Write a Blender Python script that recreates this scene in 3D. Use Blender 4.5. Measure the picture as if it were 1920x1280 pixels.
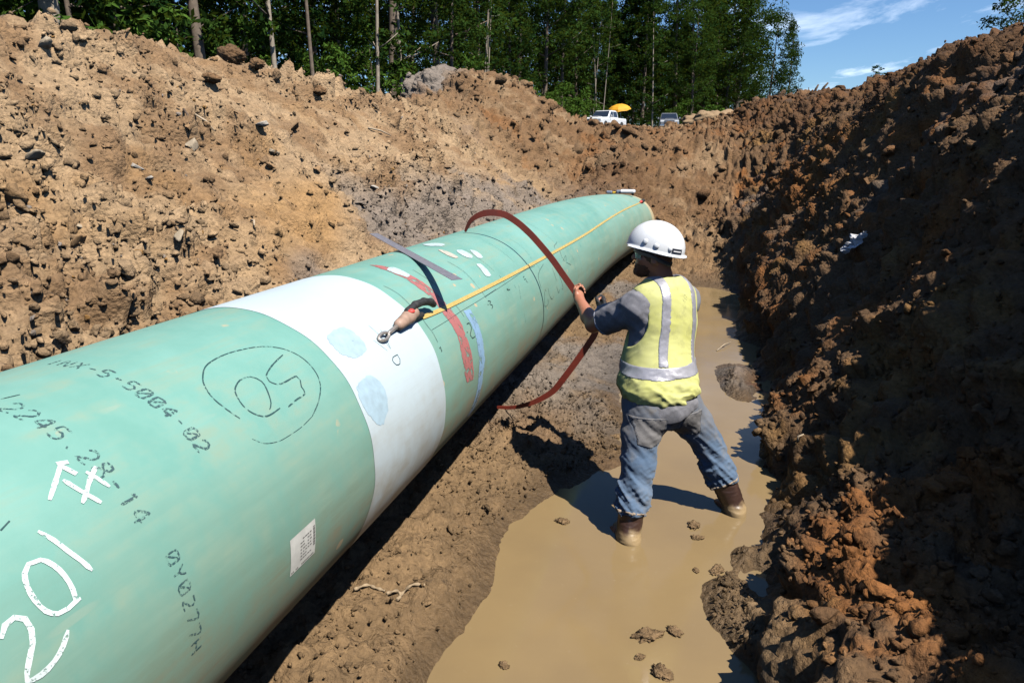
import bpy, math, random, os
import numpy as np
from mathutils import Vector, Matrix
R = math.radians
scene = bpy.context.scene
col = scene.collection
for o in list(bpy.data.objects):
    bpy.data.objects.remove(o)
random.seed(7)

# ------------------------------------------------------------------ camera
YAW, PITCH, CAM_H = 15.2628, 14.6556, 2.14      # the Y axis runs along the trench and the pipe
cam_d = bpy.data.cameras.new('camera')
cam_d.sensor_width = 36.0
cam_d.lens = 36.0 * 1350.0 / 1920.0
cam_d.clip_start = 0.05
cam_d.clip_end = 6000
cam = bpy.data.objects.new('camera', cam_d)
col.objects.link(cam)
cam.location = (0, 0, CAM_H)
cam.rotation_euler = (R(90 - PITCH), 0, R(YAW))
scene.camera = cam

# ------------------------------------------------------------------ daylight
SUN_EL, SUN_AZ = 57.0, 30.0
_a, _e = R(SUN_AZ), R(SUN_EL)
SUN_D = Vector((-math.cos(_a) * math.cos(_e), math.sin(_a) * math.cos(_e), -math.sin(_e)))   # way the light travels
world = bpy.data.worlds.new('World')
scene.world = world
world.use_nodes = True
wn, wl = world.node_tree.nodes, world.node_tree.links
wn.clear()
w_out = wn.new('ShaderNodeOutputWorld')
w_bg = wn.new('ShaderNodeBackground')
w_bg.inputs['Strength'].default_value = 0.066
w_sky = wn.new('ShaderNodeTexSky')
w_sky.sky_type = 'NISHITA'
w_sky.sun_disc = False
w_sky.sun_elevation = R(SUN_EL)
w_sky.sun_rotation = math.atan2(-SUN_D.x, -SUN_D.y)
w_sky.air_density = 1.0
w_sky.dust_density = 0.05
w_sky.ozone_density = 6.0
# thin streaks of high cloud, laid on a flat layer far above
w_geo = wn.new('ShaderNodeTexCoord')
w_sep = wn.new('ShaderNodeSeparateXYZ')
wl.new(w_geo.outputs['Generated'], w_sep.inputs[0])
def wmath(op, a, b=None):
    n = wn.new('ShaderNodeMath'); n.operation = op
    for i, v in enumerate((a, b)):
        if v is None: continue
        if isinstance(v, (int, float)): n.inputs[i].default_value = v
        else: wl.new(v, n.inputs[i])
    return n.outputs[0]
zz = wmath('MAXIMUM', w_sep.outputs['Z'], 0.04)
w_cmb = wn.new('ShaderNodeCombineXYZ')
wl.new(wmath('DIVIDE', w_sep.outputs['X'], zz), w_cmb.inputs[0])
wl.new(wmath('DIVIDE', w_sep.outputs['Y'], zz), w_cmb.inputs[1])
w_map = wn.new('ShaderNodeMapping')
w_map.inputs['Location'].default_value = (2.16, 0.66, 0)
w_map.inputs['Rotation'].default_value = (0, 0, R(-20))
w_map.inputs['Scale'].default_value = (0.9, 0.28, 1)
wl.new(w_cmb.outputs[0], w_map.inputs[0])
w_noi = wn.new('ShaderNodeTexNoise')
w_noi.inputs['Scale'].default_value = 1.0
w_noi.inputs['Detail'].default_value = 9
w_noi.inputs['Roughness'].default_value = 0.6
w_noi.inputs['Distortion'].default_value = 0.5
wl.new(w_map.outputs[0], w_noi.inputs['Vector'])
w_rmp = wn.new('ShaderNodeValToRGB')
w_rmp.color_ramp.elements[0].position = 0.54
w_rmp.color_ramp.elements[1].position = 0.78
wl.new(w_noi.outputs['Fac'], w_rmp.inputs[0])
w_mix = wn.new('ShaderNodeMix'); w_mix.data_type = 'RGBA'
wl.new(wmath('MULTIPLY', w_rmp.outputs[0], 0.55), w_mix.inputs['Factor'])
w_tint = wn.new('ShaderNodeMix'); w_tint.data_type = 'RGBA'; w_tint.blend_type = 'MULTIPLY'; w_tint.inputs['Factor'].default_value = 1
w_tint.inputs['B'].default_value = (0.84, 1.0, 1.15, 1)
wl.new(w_sky.outputs[0], w_tint.inputs['A'])
wl.new(w_tint.outputs['Result'], w_mix.inputs['A'])
w_mix.inputs['B'].default_value = (17, 18, 19.5, 1)
wl.new(w_mix.outputs['Result'], w_bg.inputs['Color'])
wl.new(w_bg.outputs[0], w_out.inputs['Surface'])

sun_d = bpy.data.lights.new('sun', 'SUN')
sun_d.energy = 5.0
sun_d.angle = R(0.5)
sun_d.color = (1.0, 0.94, 0.84)
sun = bpy.data.objects.new('sun', sun_d)
col.objects.link(sun)
sun.rotation_euler = SUN_D.to_track_quat('-Z', 'Y').to_euler()

scene.view_settings.view_transform = 'Standard'
scene.view_settings.look = 'None'
scene.view_settings.exposure = 0.78
scene.view_settings.gamma = 1.0
scene.view_settings.use_curve_mapping = False
scene.cycles.max_bounces = 6
scene.cycles.diffuse_bounces = 0
scene.cycles.glossy_bounces = 3
scene.cycles.transparent_max_bounces = 8
scene.cycles.use_denoising = True
# ------------------------------------------------------------------ helpers: noise
def _hash(ix, iy, iz, seed):
    h = (ix.astype(np.uint32) * np.uint32(374761393) + iy.astype(np.uint32) * np.uint32(668265263)
         + iz.astype(np.uint32) * np.uint32(2147483647 & 1274126177) + np.uint32((seed * 2654435761) & 0xffffffff))
    h = (h ^ (h >> np.uint32(13))) * np.uint32(1274126177)
    h = (h ^ (h >> np.uint32(16))) * np.uint32(2246822519)
    return (h ^ (h >> np.uint32(15))).astype(np.float32) * np.float32(1.0 / 4294967295.0)

def vnoise(p, freq=1.0, seed=0):
    """value noise in -1..1 on points p (n,3)"""
    q = np.asarray(p, dtype=np.float32) * freq
    i = np.floor(q).astype(np.int32); f = q - i
    f = f * f * f * (f * (f * 6 - 15) + 10)
    r = np.zeros(len(q), dtype=np.float32)
    for dx in (0, 1):
        wx = f[:, 0] if dx else 1 - f[:, 0]
        for dy in (0, 1):
            wy = f[:, 1] if dy else 1 - f[:, 1]
            for dz in (0, 1):
                wz = f[:, 2] if dz else 1 - f[:, 2]
                r += wx * wy * wz * _hash(i[:, 0] + dx, i[:, 1] + dy, i[:, 2] + dz, seed)
    return r * 2 - 1

def fbm(p, freq, octaves=4, seed=0, gain=0.5):
    r = 0; a = 1.0; t = 0
    for k in range(octaves):
        r = r + a * vnoise(p, freq * 2.03 ** k, seed + 17 * k); t += a; a *= gain
    return r / t

def lumps(p, freq, seed=0, fill=0.6):
    """rounded random lumps: 0 between them, up to 1 on the largest"""
    q = np.asarray(p, dtype=np.float32) * freq
    i = np.floor(q).astype(np.int32)
    best = np.zeros(len(q), dtype=np.float32)
    for dx in (-1, 0, 1):
        for dy in (-1, 0, 1):
            for dz in (-1, 0, 1):
                c = (i[:, 0] + dx, i[:, 1] + dy, i[:, 2] + dz)
                s = _hash(*c, seed + 3)
                px = c[0] + _hash(*c, seed); py = c[1] + _hash(*c, seed + 1); pz = c[2] + _hash(*c, seed + 2)
                rad = (0.25 + 0.55 * s) * (_hash(*c, seed + 4) < fill)
                d2 = (q[:, 0] - px) ** 2 + (q[:, 1] - py) ** 2 + (q[:, 2] - pz) ** 2
                v = np.sqrt(np.maximum(rad * rad - d2, 0))
                best = np.maximum(best, v)
    return best

# ------------------------------------------------------------------ helpers: objects
def np_mesh(name, verts, faces, smooth=False):
    """verts (n,3); faces (m,3) or (m,4) array, or a list of such arrays"""
    me = bpy.data.meshes.new(name)
    verts = np.ascontiguousarray(verts, dtype=np.float32)
    fl = faces if isinstance(faces, list) else [faces]
    fl = [np.asarray(f, dtype=np.int32) for f in fl if len(f)]
    me.vertices.add(len(verts)); me.vertices.foreach_set('co', verts.ravel())
    tot = sum(f.size for f in fl); npoly = sum(len(f) for f in fl)
    me.loops.add(tot); me.loops.foreach_set('vertex_index', np.concatenate([f.ravel() for f in fl]))
    me.polygons.add(npoly)
    sizes = np.concatenate([np.full(len(f), f.shape[1], dtype=np.int32) for f in fl])
    starts = np.concatenate([[0], np.cumsum(sizes)[:-1]]).astype(np.int32)
    me.polygons.foreach_set('loop_start', starts)
    me.polygons.foreach_set('loop_total', sizes)
    if smooth: me.polygons.foreach_set('use_smooth', np.ones(npoly, dtype=bool))
    me.update(calc_edges=True)
    return me

def vcol(me, name, rgb):
    a = me.attributes.new(name, 'FLOAT_COLOR', 'POINT')
    rgba = np.ones((len(rgb), 4), dtype=np.float32); rgba[:, :3] = rgb
    a.data.foreach_set('color', rgba.ravel())

def vfloat(me, name, v):
    a = me.attributes.new(name, 'FLOAT', 'POINT')
    a.data.foreach_set('value', np.ascontiguousarray(v, dtype=np.float32))

def link(name, me, mat=None, parent=None):
    o = bpy.data.objects.new(name, me); col.objects.link(o)
    if mat is not None and me is not None:
        me.materials.clear(); me.materials.append(mat)
    if parent is not None: o.parent = parent
    return o

def tag(o, label, cat, group=None):
    o['label'] = label; o['category'] = cat
    if group: o['group'] = group
    return o

def empty(name, loc, rz=0.0):
    o = bpy.data.objects.new(name, None); col.objects.link(o)
    o.location = loc; o.rotation_euler = (0, 0, rz); o.empty_display_size = 0.2
    return o

class MB:
    """collects simple shapes into one mesh"""
    def __init__(s): s.v = []; s.f = []
    def add(s, vs, fs):
        b = len(s.v); s.v += [tuple(v) for v in vs]; s.f += [tuple(i + b for i in f) for f in fs]; return s
    def box(s, lo, hi, bev=0.0, M=None):
        (x0, y0, z0), (x1, y1, z1) = lo, hi
        if bev > 0:
            b = min(bev, (x1 - x0) / 2.01, (y1 - y0) / 2.01, (z1 - z0) / 2.01)
            rings = []
            for z, k in ((z0, b), (z0 + b, 0), (z1 - b, 0), (z1, b)):
                q = [(x0 + k, y0 + k + b * (k == 0)), (x0 + k + b * (k == 0), y0 + k), (x1 - k - b * (k == 0), y0 + k), (x1 - k, y0 + k + b * (k == 0)),
                     (x1 - k, y1 - k - b * (k == 0)), (x1 - k - b * (k == 0), y1 - k), (x0 + k + b * (k == 0), y1 - k), (x0 + k, y1 - k - b * (k == 0))]
                rings.append([(a, c, z) for a, c in q])
            vs = [v for r_ in rings for v in r_]; fs = [tuple(range(7, -1, -1)), tuple(range(24, 32))]
            for r_ in range(3):
                for i in range(8): fs.append((r_ * 8 + i, r_ * 8 + (i + 1) % 8, r_ * 8 + 8 + (i + 1) % 8, r_ * 8 + 8 + i))
        else:
            vs = [(x0, y0, z0), (x1, y0, z0), (x1, y1, z0), (x0, y1, z0), (x0, y0, z1), (x1, y0, z1), (x1, y1, z1), (x0, y1, z1)]
            fs = [(3, 2, 1, 0), (4, 5, 6, 7), (0, 1, 5, 4), (1, 2, 6, 5), (2, 3, 7, 6), (3, 0, 4, 7)]
        if M is not None: vs = [tuple(M @ Vector(v)) for v in vs]
        return s.add(vs, fs)
    def tube(s, pts, rad, n=8, cap=True):
        pts = [Vector(p) for p in pts]; m = len(pts)
        rs = rad if isinstance(rad, (list, tuple)) else [rad] * m
        vs = []; ref = None
        for i, p in enumerate(pts):
            t = (pts[min(i + 1, m - 1)] - pts[max(i - 1, 0)]).normalized()
            if ref is None: ref = Vector((0, 0, 1)) if abs(t.z) < 0.9 else Vector((1, 0, 0))
            a = t.cross(ref).normalized(); b = a.cross(t).normalized(); ref = b
            for k in range(n):
                th = 2 * math.pi * k / n; vs.append(p + (a * math.cos(th) + b * math.sin(th)) * rs[i])
        fs = []
        for i in range(m - 1):
            for k in range(n): fs.append((i * n + k, i * n + (k + 1) % n, (i + 1) * n + (k + 1) % n, (i + 1) * n + k))
        if cap: fs += [tuple(range(n - 1, -1, -1)), tuple((m - 1) * n + k for k in range(n))]
        return s.add(vs, fs)
    def prism(s, poly, a0, a1, axis=0):
        """poly: 2-D outline extruded along an axis"""
        n = len(poly); vs = []
        for a in (a0, a1):
            for u, w in poly:
                vs.append({0: (a, u, w), 1: (u, a, w), 2: (u, w, a)}[axis])
        fs = [tuple(range(n - 1, -1, -1)), tuple(range(n, 2 * n))] + [(i, (i + 1) % n, n + (i + 1) % n, n + i) for i in range(n)]
        return s.add(vs, fs)
    def mesh(s, name, smooth=False):
        me = bpy.data.meshes.new(name); me.from_pydata([tuple(v) for v in s.v], [], s.f); me.update()
        import bmesh
        bm = bmesh.new(); bm.from_mesh(me); bmesh.ops.recalc_face_normals(bm, faces=bm.faces); bm.to_mesh(me); bm.free()
        if smooth:
            for p in me.polygons: p.use_smooth = True
        return me
    def build(s, name, mat, parent=None, smooth=False):
        return link(name, s.mesh(name, smooth), mat, parent)

# ------------------------------------------------------------------ helpers: solid modelling from distance fields
class Vol:
    def __init__(s, lo, hi, h):
        s.lo = np.array(lo, dtype=np.float32); s.h = h
        s.n = np.ceil((np.array(hi) - np.array(lo)) / h).astype(int) + 1
        s.a = np.full(s.n, 1.0, dtype=np.float32)
    def _sl(s, lo, hi):
        i0 = np.clip(np.floor((np.array(lo) - s.lo) / s.h).astype(int), 0, s.n - 1)
        i1 = np.clip(np.ceil((np.array(hi) - s.lo) / s.h).astype(int) + 1, 1, s.n)
        sl = tuple(slice(a, b) for a, b in zip(i0, i1))
        ax = [s.lo[k] + s.h * np.arange(i0[k], i1[k], dtype=np.float32) for k in range(3)]
        return sl, np.meshgrid(*ax, indexing='ij')
    def op(s, fn, lo, hi, k=0.0, mode='union', pad=0.06):
        lo = np.array(lo) - pad - k; hi = np.array(hi) + pad + k
        sl, (X, Y, Z) = s._sl(lo, hi)
        if X.size == 0: return s
        d = fn(X, Y, Z).astype(np.float32); a = s.a[sl]
        if mode == 'union':
            s.a[sl] = _smin(a, d, k)
        elif mode == 'cut':
            s.a[sl] = -_smin(-a, d, k)
        return s
    def cone(s, p0, p1, r0, r1, k=0.0, mode='union', flat=None):
        p0 = np.array(p0, float); p1 = np.array(p1, float); m = max(r0, r1)
        return s.op(f_cone(p0, p1, r0, r1, flat), np.minimum(p0, p1) - m, np.maximum(p0, p1) + m, k, mode)
    def ell(s, c, r, M=None, k=0.0, mode='union'):
        c = np.array(c, float); m = max(r)
        return s.op(f_ell(c, r, M), c - m, c + m, k, mode)
    def disp(s, fn, band=0.05):
        idx = np.argwhere(np.abs(s.a) < band)
        P = s.lo + s.h * idx.astype(np.float32)
        s.a[tuple(idx.T)] += fn(P).astype(np.float32)
        return s
    def mesh(s, name, iso=0.0, smooth=True):
        import openvdb
        g = openvdb.FloatGrid(1.0)
        g.copyFromArray(s.a.astype(np.float64))
        g.transform = openvdb.createLinearTransform(voxelSize=s.h)
        pts, quads = g.convertToQuads(iso)
        pts = np.asarray(pts, dtype=np.float32) + s.lo
        quads = np.asarray(quads, dtype=np.int32)[:, ::-1]
        return np_mesh(name, pts, quads, smooth)
    def sample(s, P):
        """trilinear look-up of the field"""
        q = (np.asarray(P, dtype=np.float32) - s.lo) / s.h
        i = np.clip(np.floor(q).astype(int), 0, s.n - 2); f = np.clip(q - i, 0, 1); r = 0
        for dx in (0, 1):
            for dy in (0, 1):
                for dz in (0, 1):
                    w = (f[:, 0] if dx else 1 - f[:, 0]) * (f[:, 1] if dy else 1 - f[:, 1]) * (f[:, 2] if dz else 1 - f[:, 2])
                    r = r + w * s.a[i[:, 0] + dx, i[:, 1] + dy, i[:, 2] + dz]
        return r

def _smin(a, b, k):
    if k <= 0: return np.minimum(a, b)
    h = np.maximum(k - np.abs(a - b), 0) / k
    return np.minimum(a, b) - h * h * k * 0.25

def f_cone(p0, p1, r0, r1, flat=None):
    """tapered capsule; flat=(direction, factor) squeezes it along a direction"""
    d = p1 - p0; L2 = max(float(d @ d), 1e-9)
    def fn(X, Y, Z):
        x, y, z = X - p0[0], Y - p0[1], Z - p0[2]
        t = np.clip((x * d[0] + y * d[1] + z * d[2]) / L2, 0, 1)
        x, y, z = x - t * d[0], y - t * d[1], z - t * d[2]
        if flat is not None:
            n, kf = flat; c = (x * n[0] + y * n[1] + z * n[2]) * (1.0 / kf - 1.0)
            x, y, z = x + c * n[0], y + c * n[1], z + c * n[2]
        return np.sqrt(x * x + y * y + z * z) - (r0 + (r1 - r0) * t)
    return fn

def f_ell(c, r, M=None):
    """ellipsoid; rows of M are its own axes"""
    M = np.eye(3) if M is None else np.asarray(M, float)
    def fn(X, Y, Z):
        x, y, z = X - c[0], Y - c[1], Z - c[2]
        q = [M[i, 0] * x + M[i, 1] * y + M[i, 2] * z for i in range(3)]
        k0 = np.sqrt(sum((q[i] / r[i]) ** 2 for i in range(3)))
        k1 = np.sqrt(sum((q[i] / (r[i] * r[i])) ** 2 for i in range(3))) + 1e-6
        return k0 * (k0 - 1) / k1
    return fn

# ------------------------------------------------------------------ helpers: materials
class NT:
    def __init__(s, name):
        s.m = bpy.data.materials.new(name); s.m.use_nodes = True
        s.t = s.m.node_tree; s.b = s.t.nodes['Principled BSDF']; s.out = s.t.nodes['Material Output']
    def n(s, typ, **kw):
        nd = s.t.nodes.new(typ)
        for k, v in kw.items():
            if k.startswith('i_'):
                key = k[2:].replace('_', ' ')
                s.set(nd.inputs[key] if key in nd.inputs else nd.inputs[int(key)], v)
            else: setattr(nd, k, v)
        return nd
    def set(s, sock, v):
        if hasattr(v, 'is_linked'): s.t.links.new(v, sock)
        elif isinstance(v, (tuple, list)) and sock.type == 'RGBA' and len(v) == 3: sock.default_value = (*v, 1)
        else: sock.default_value = v
    def math(s, op, a, b=None, clamp=False):
        nd = s.n('ShaderNodeMath', operation=op, use_clamp=clamp); s.set(nd.inputs[0], a)
        if b is not None: s.set(nd.inputs[1], b)
        return nd.outputs[0]
    def mix(s, f, a, b, blend='MIX'):
        nd = s.n('ShaderNodeMix', data_type='RGBA', blend_type=blend)
        s.set(nd.inputs['Factor'], f); s.set(nd.inputs['A'], a); s.set(nd.inputs['B'], b)
        return nd.outputs['Result']
    def coord(s, kind='Object', scale=(1, 1, 1), loc=(0, 0, 0)):
        c = s.n('ShaderNodeTexCoord'); m = s.n('ShaderNodeMapping')
        s.t.links.new(c.outputs[kind], m.inputs[0]); m.inputs['Scale'].default_value = scale; m.inputs['Location'].default_value = loc
        return m.outputs[0]
    def noise(s, vec, scale, detail=4, rough=0.55, dist=0.0):
        nd = s.n('ShaderNodeTexNoise'); s.t.links.new(vec, nd.inputs['Vector'])
        nd.inputs['Scale'].default_value = scale; nd.inputs['Detail'].default_value = detail
        nd.inputs['Roughness'].default_value = rough; nd.inputs['Distortion'].default_value = dist
        return nd.outputs['Fac']
    def ramp(s, f, lo, hi, a=0.0, b=1.0):
        nd = s.n('ShaderNodeMapRange', clamp=True); s.set(nd.inputs[0], f)
        for i, v in enumerate((lo, hi, a, b)): nd.inputs[i + 1].default_value = v
        return nd.outputs[0]
    def bump(s, h, strength=0.3, dist=0.01, normal=None):
        nd = s.n('ShaderNodeBump'); s.set(nd.inputs['Height'], h)
        nd.inputs['Strength'].default_value = strength; nd.inputs['Distance'].default_value = dist
        if normal is not None: s.t.links.new(normal, nd.inputs['Normal'])
        return nd.outputs[0]
    def done(s, color=None, rough=None, metal=None, normal=None, **kw):
        if color is not None: s.set(s.b.inputs['Base Color'], color)
        if rough is not None: s.set(s.b.inputs['Roughness'], rough)
        if metal is not None: s.set(s.b.inputs['Metallic'], metal)
        if normal is not None: s.t.links.new(normal, s.b.inputs['Normal'])
        for k, v in kw.items(): s.set(s.b.inputs[k], v)
        return s.m

def plain(name, color, rough=0.6, metal=0.0, var=0.12, scale=12.0, bump=0.0, bscale=60.0):
    t = NT(name); v = t.coord('Object')
    f = t.ramp(t.noise(v, scale, 4), 0.3, 0.7, 1 - var, 1 + var)
    m = t.n('ShaderNodeVectorMath', operation='SCALE'); m.inputs[0].default_value = color; t.set(m.inputs['Scale'], f)
    nrm = t.bump(t.noise(v, bscale, 3), bump, 0.005) if bump > 0 else None
    return t.done(m.outputs[0], t.ramp(t.noise(v, scale * 2.3, 3), 0.3, 0.7, max(rough - .08, .03), min(rough + .08, 1)), metal, nrm)
# ------------------------------------------------------------------ the ground with the trench dug into it
def sstep(x, a, b):
    t = np.clip((x - a) / (b - a), 0, 1); return t * t * (3 - 2 * t)
STATIONS = [
 (-60, [(-60,2.6),(-14,2.6),(-7.5,2.8),(-6.2,3.15),(-5.2,3),(-4.2,2.3),(-3.1,1.4),(-2.55,0.75),(-2.2,0.35),(-1.7,0.18),(-1.35,0.2),(-1.1,0.1),(-0.95,0),(-0.8,-0.06),(-0.3,-0.09),(0.22,-0.06),(0.33,0.02),(0.4,0.26),(0.5,0.36),(0.75,0.5),(0.98,0.52),(1.12,0.44),(1.45,0.55),(1.58,1.2),(1.72,1.8),(1.92,2.2),(2.25,2.7),(2.8,3),(4,3.2),(7,2.8),(60,2.6)]),
 (2.2, [(-60,2.6),(-14,2.6),(-7.5,2.8),(-6.2,3.15),(-5.2,3),(-4.2,2.3),(-3.1,1.4),(-2.55,0.75),(-2.2,0.35),(-1.7,0.18),(-1.4,0.2),(-1.15,0.1),(-1,0),(-0.9,-0.05),(-0.3,-0.09),(0.22,-0.06),(0.33,0.02),(0.4,0.26),(0.5,0.36),(0.75,0.5),(0.98,0.52),(1.12,0.44),(1.45,0.55),(1.58,1.2),(1.72,1.8),(1.92,2.2),(2.25,2.7),(2.8,3),(4,3.2),(7,2.8),(60,2.6)]),
 (3.6, [(-60,2.6),(-14,2.6),(-7.5,2.8),(-6.2,3.1),(-5.3,3.02),(-4.2,2.3),(-3.1,1.4),(-2.55,0.75),(-2.2,0.35),(-1.7,0.18),(-1.4,0.2),(-1.15,0.1),(-0.97,0),(-0.85,-0.05),(-0.3,-0.09),(0.26,-0.06),(0.38,0.03),(0.44,0.3),(0.54,0.42),(0.78,0.56),(1,0.6),(1.15,0.52),(1.45,0.7),(1.58,1.35),(1.74,1.9),(1.92,2.25),(2.25,2.8),(2.8,3.05),(4,3.25),(7,2.8),(60,2.6)]),
 (4.8, [(-60,2.6),(-14,2.6),(-7.5,2.8),(-6.2,3.1),(-5.4,3.08),(-4.3,2.3),(-3.1,1.4),(-2.55,0.75),(-2.2,0.35),(-1.7,0.18),(-1.3,0.17),(-0.95,0.09),(-0.62,0),(-0.5,-0.05),(-0.2,-0.07),(0.42,-0.06),(0.54,0.03),(0.62,0.32),(0.8,0.52),(1,0.75),(1.15,1.05),(1.45,1.5),(1.9,2.12),(2.35,2.75),(2.65,3.02),(3.2,3.2),(4.5,3.25),(7,2.8),(60,2.6)]),
 (6.3, [(-60,2.6),(-14,2.6),(-7.5,2.85),(-6.2,3.2),(-5.4,3.2),(-4.3,2.4),(-3.1,1.45),(-2.55,0.75),(-2.2,0.35),(-1.7,0.18),(-1.2,0.15),(-0.9,0.05),(-0.7,0),(-0.55,-0.05),(-0.2,-0.06),(0.55,-0.05),(0.7,0.04),(0.79,0.5),(0.95,0.88),(1.25,1.38),(1.65,1.95),(2.1,2.62),(2.5,3.08),(3.1,3.28),(4.5,3.3),(7,2.9),(60,2.6)]),
 (8.2, [(-60,2.6),(-14,2.6),(-7.5,2.9),(-6.2,3.2),(-5.4,3.2),(-4.4,2.5),(-3.1,1.5),(-2.55,0.8),(-2.2,0.4),(-1.7,0.18),(-1.2,0.12),(-0.6,0.04),(-0.3,0.01),(-0.1,-0.03),(0.1,-0.04),(0.5,-0.03),(0.62,0.05),(0.72,0.55),(0.88,0.9),(1.2,1.4),(1.62,2),(2.1,2.7),(2.5,3.12),(3.2,3.38),(4.5,3.4),(7,3),(60,2.6)]),
 (11.5,[(-60,2.6),(-14,2.7),(-7.5,2.9),(-6.4,3.05),(-5.5,3),(-4.6,2.6),(-3.4,1.6),(-2.8,1.1),(-2.3,0.6),(-1.8,0.2),(-1.3,0.12),(-0.8,0.05),(-0.4,0),(-0.1,-0.05),(0.4,-0.04),(0.52,0.04),(0.62,0.6),(0.8,1),(1.15,1.5),(1.6,2.12),(2.1,2.82),(2.55,3.22),(3.3,3.42),(4.5,3.4),(7,3),(60,2.7)]),
 (13.2,[(-60,2.6),(-14,2.6),(-8,2.65),(-6.8,2.75),(-5.6,2.85),(-4.7,2.7),(-3.6,1.75),(-3.0,1.45),(-2.4,1.1),(-2.0,.4),(-1.5,.15),(-1.0,.1),(-.4,.1),(.0,.12),(.3,.2),(.5,.75),(.85,1.2),(1.3,1.75),(1.8,2.45),(2.35,3.08),(2.75,3.32),(3.3,3.45),(5,3.4),(7,3.0),(60,2.8)]),
 (15.0,[(-60,2.7),(-14,2.7),(-8,2.75),(-6.9,2.85),(-6.2,3.25),(-5.6,3.3),(-4.7,2.9),(-3.6,1.95),(-3.0,1.6),(-2.5,1.5),(-2.2,1.7),(-1.7,1.6),(-1.2,1.2),(-.5,.95),(.1,.75),(.5,1.0),(.9,1.4),(1.3,1.95),(1.8,2.6),(2.3,3.1),(2.7,3.35),(3.4,3.5),(5,3.4),(7,3.1),(60,2.9)]),
 (16.8,[(-60,2.7),(-14,2.7),(-8,2.75),(-7.25,2.9),(-6.8,3.75),(-6.3,4.02),(-5.2,3.85),(-4.4,3.4),(-3.6,2.7),(-3.0,2.25),(-2.4,2.3),(-1.7,2.2),(-1.2,1.95),(-.5,1.7),(.1,1.45),(.5,1.5),(.9,1.75),(1.3,2.25),(1.8,2.75),(2.3,3.2),(2.8,3.4),(3.4,3.55),(5,3.5),(7,3.1),(60,3.0)]),
 (18.5,[(-60,2.8),(-14,2.8),(-9,2.8),(-7.9,3.0),(-7.3,3.8),(-6.4,4.05),(-5.2,3.9),(-4.4,3.45),(-3.6,2.95),(-2.8,2.7),(-1.8,2.6),(-.8,2.45),(0,2.25),(.7,2.25),(1.3,2.6),(2,3.1),(2.6,3.4),(3.4,3.55),(5,3.5),(7,3.2),(60,3.0)]),
 (21.0,[(-60,3.1),(-14,3.1),(-9,3.2),(-7,3.5),(-5.5,3.35),(-4.2,2.95),(-2.8,2.65),(-1.2,2.6),(0,2.6),(1,2.7),(1.8,3.05),(2.8,3.5),(4,3.6),(6,3.4),(10,3.2),(60,3.1)]),
 (27.0,[(-60,3.3),(-14,3.2),(-9,3.2),(-6,2.85),(-3,2.8),(-.8,2.9),(.2,3.3),(1.2,3.75),(2.5,4.0),(4,4.0),(6,3.7),(10,3.4),(60,3.4)]),
 (36.0,[(-60,3.5),(-14,3.1),(-6,3.0),(-2,3.1),(.5,3.5),(3,4.0),(6,4.0),(12,3.6),(60,3.6)]),
 (75.0,[(-60,4.0),(0,4.1),(60,4.3)]),
 (4000.,[(-60,4.3),(60,4.3)]),
]
def _axis_grid(segs):
    out = [segs[0][0]]
    for a, b, d0, d1 in segs:
        x = a
        while x < b - 1e-6:
            t = (x - a) / (b - a); x += d0 * (d1 / d0) ** t
            out.append(min(x, b))
    return np.array(out)
gx = _axis_grid([(-4000,-60,900,30),(-60,-9,25,.25),(-9,-6.6,.2,.05),(-6.6,-2.6,.038,.031),(-2.6,-1.7,.07,.035),(-1.7,.28,.024,.022),(.28,2.7,.0155,.02),(2.7,4.2,.03,.07),(4.2,9,.07,.3),(9,60,.4,20),(60,4000,30,900)])
gy = _axis_grid([(-4000,-60,900,30),(-60,-3,20,.4),(-3,1.2,.3,.05),(1.2,6,.024,.030),(6,12,.032,.052),(12,22,.052,.085),(22,36,.09,.3),(36,75,.3,1.5),(75,120,2,8),(120,4000,10,800)])
def _profile(x, st):
    k = np.array(st, dtype=float); r = 0
    for o, w in ((-.12, 1), (-.06, 2), (0, 3), (.06, 2), (.12, 1)): r = r + w * np.interp(x + o, k[:, 0], k[:, 1])
    return r / 9
_prof = np.array([_profile(gx, s[1]) for s in STATIONS]); _ys = np.array([s[0] for s in STATIONS])
def base_height(y):
    out = np.empty((len(y), len(gx)))
    for i, v in enumerate(y):
        k = int(np.clip(np.searchsorted(_ys, v) - 1, 0, len(_ys) - 2)); t = np.clip((v - _ys[k]) / (_ys[k + 1] - _ys[k]), 0, 1)
        t = t * t * (3 - 2 * t) if k not in (0,) else t
        z = _prof[k] * (1 - t) + _prof[k + 1] * t
        if -4 < v < 30:                                            # no wall or shore runs dead straight
            q = np.array([[v, 0.0, 0.0], [v, 9.0, 0.0], [v, 17.0, 3.0]])
            n_ = [fbm(q[j:j + 1], f_, 3, 301 + j)[0] for j, f_ in enumerate((.9, .7, 2.4))]
            sh = np.where(gx > -.3, .17 * n_[0] + .06 * n_[2], .13 * n_[1] + .05 * n_[2]) * sstep(np.abs(gx + .3), .1, .5) * (1 - sstep(gx, 2.4, 4)) * (gx > -1.45)
            z = np.interp(gx + sh, gx, z)
        out[i] = z
    return out
NX, NY = len(gx), len(gy)
Zb = base_height(gy)
Xg, Yg = np.meshgrid(gx, gy)
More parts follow.
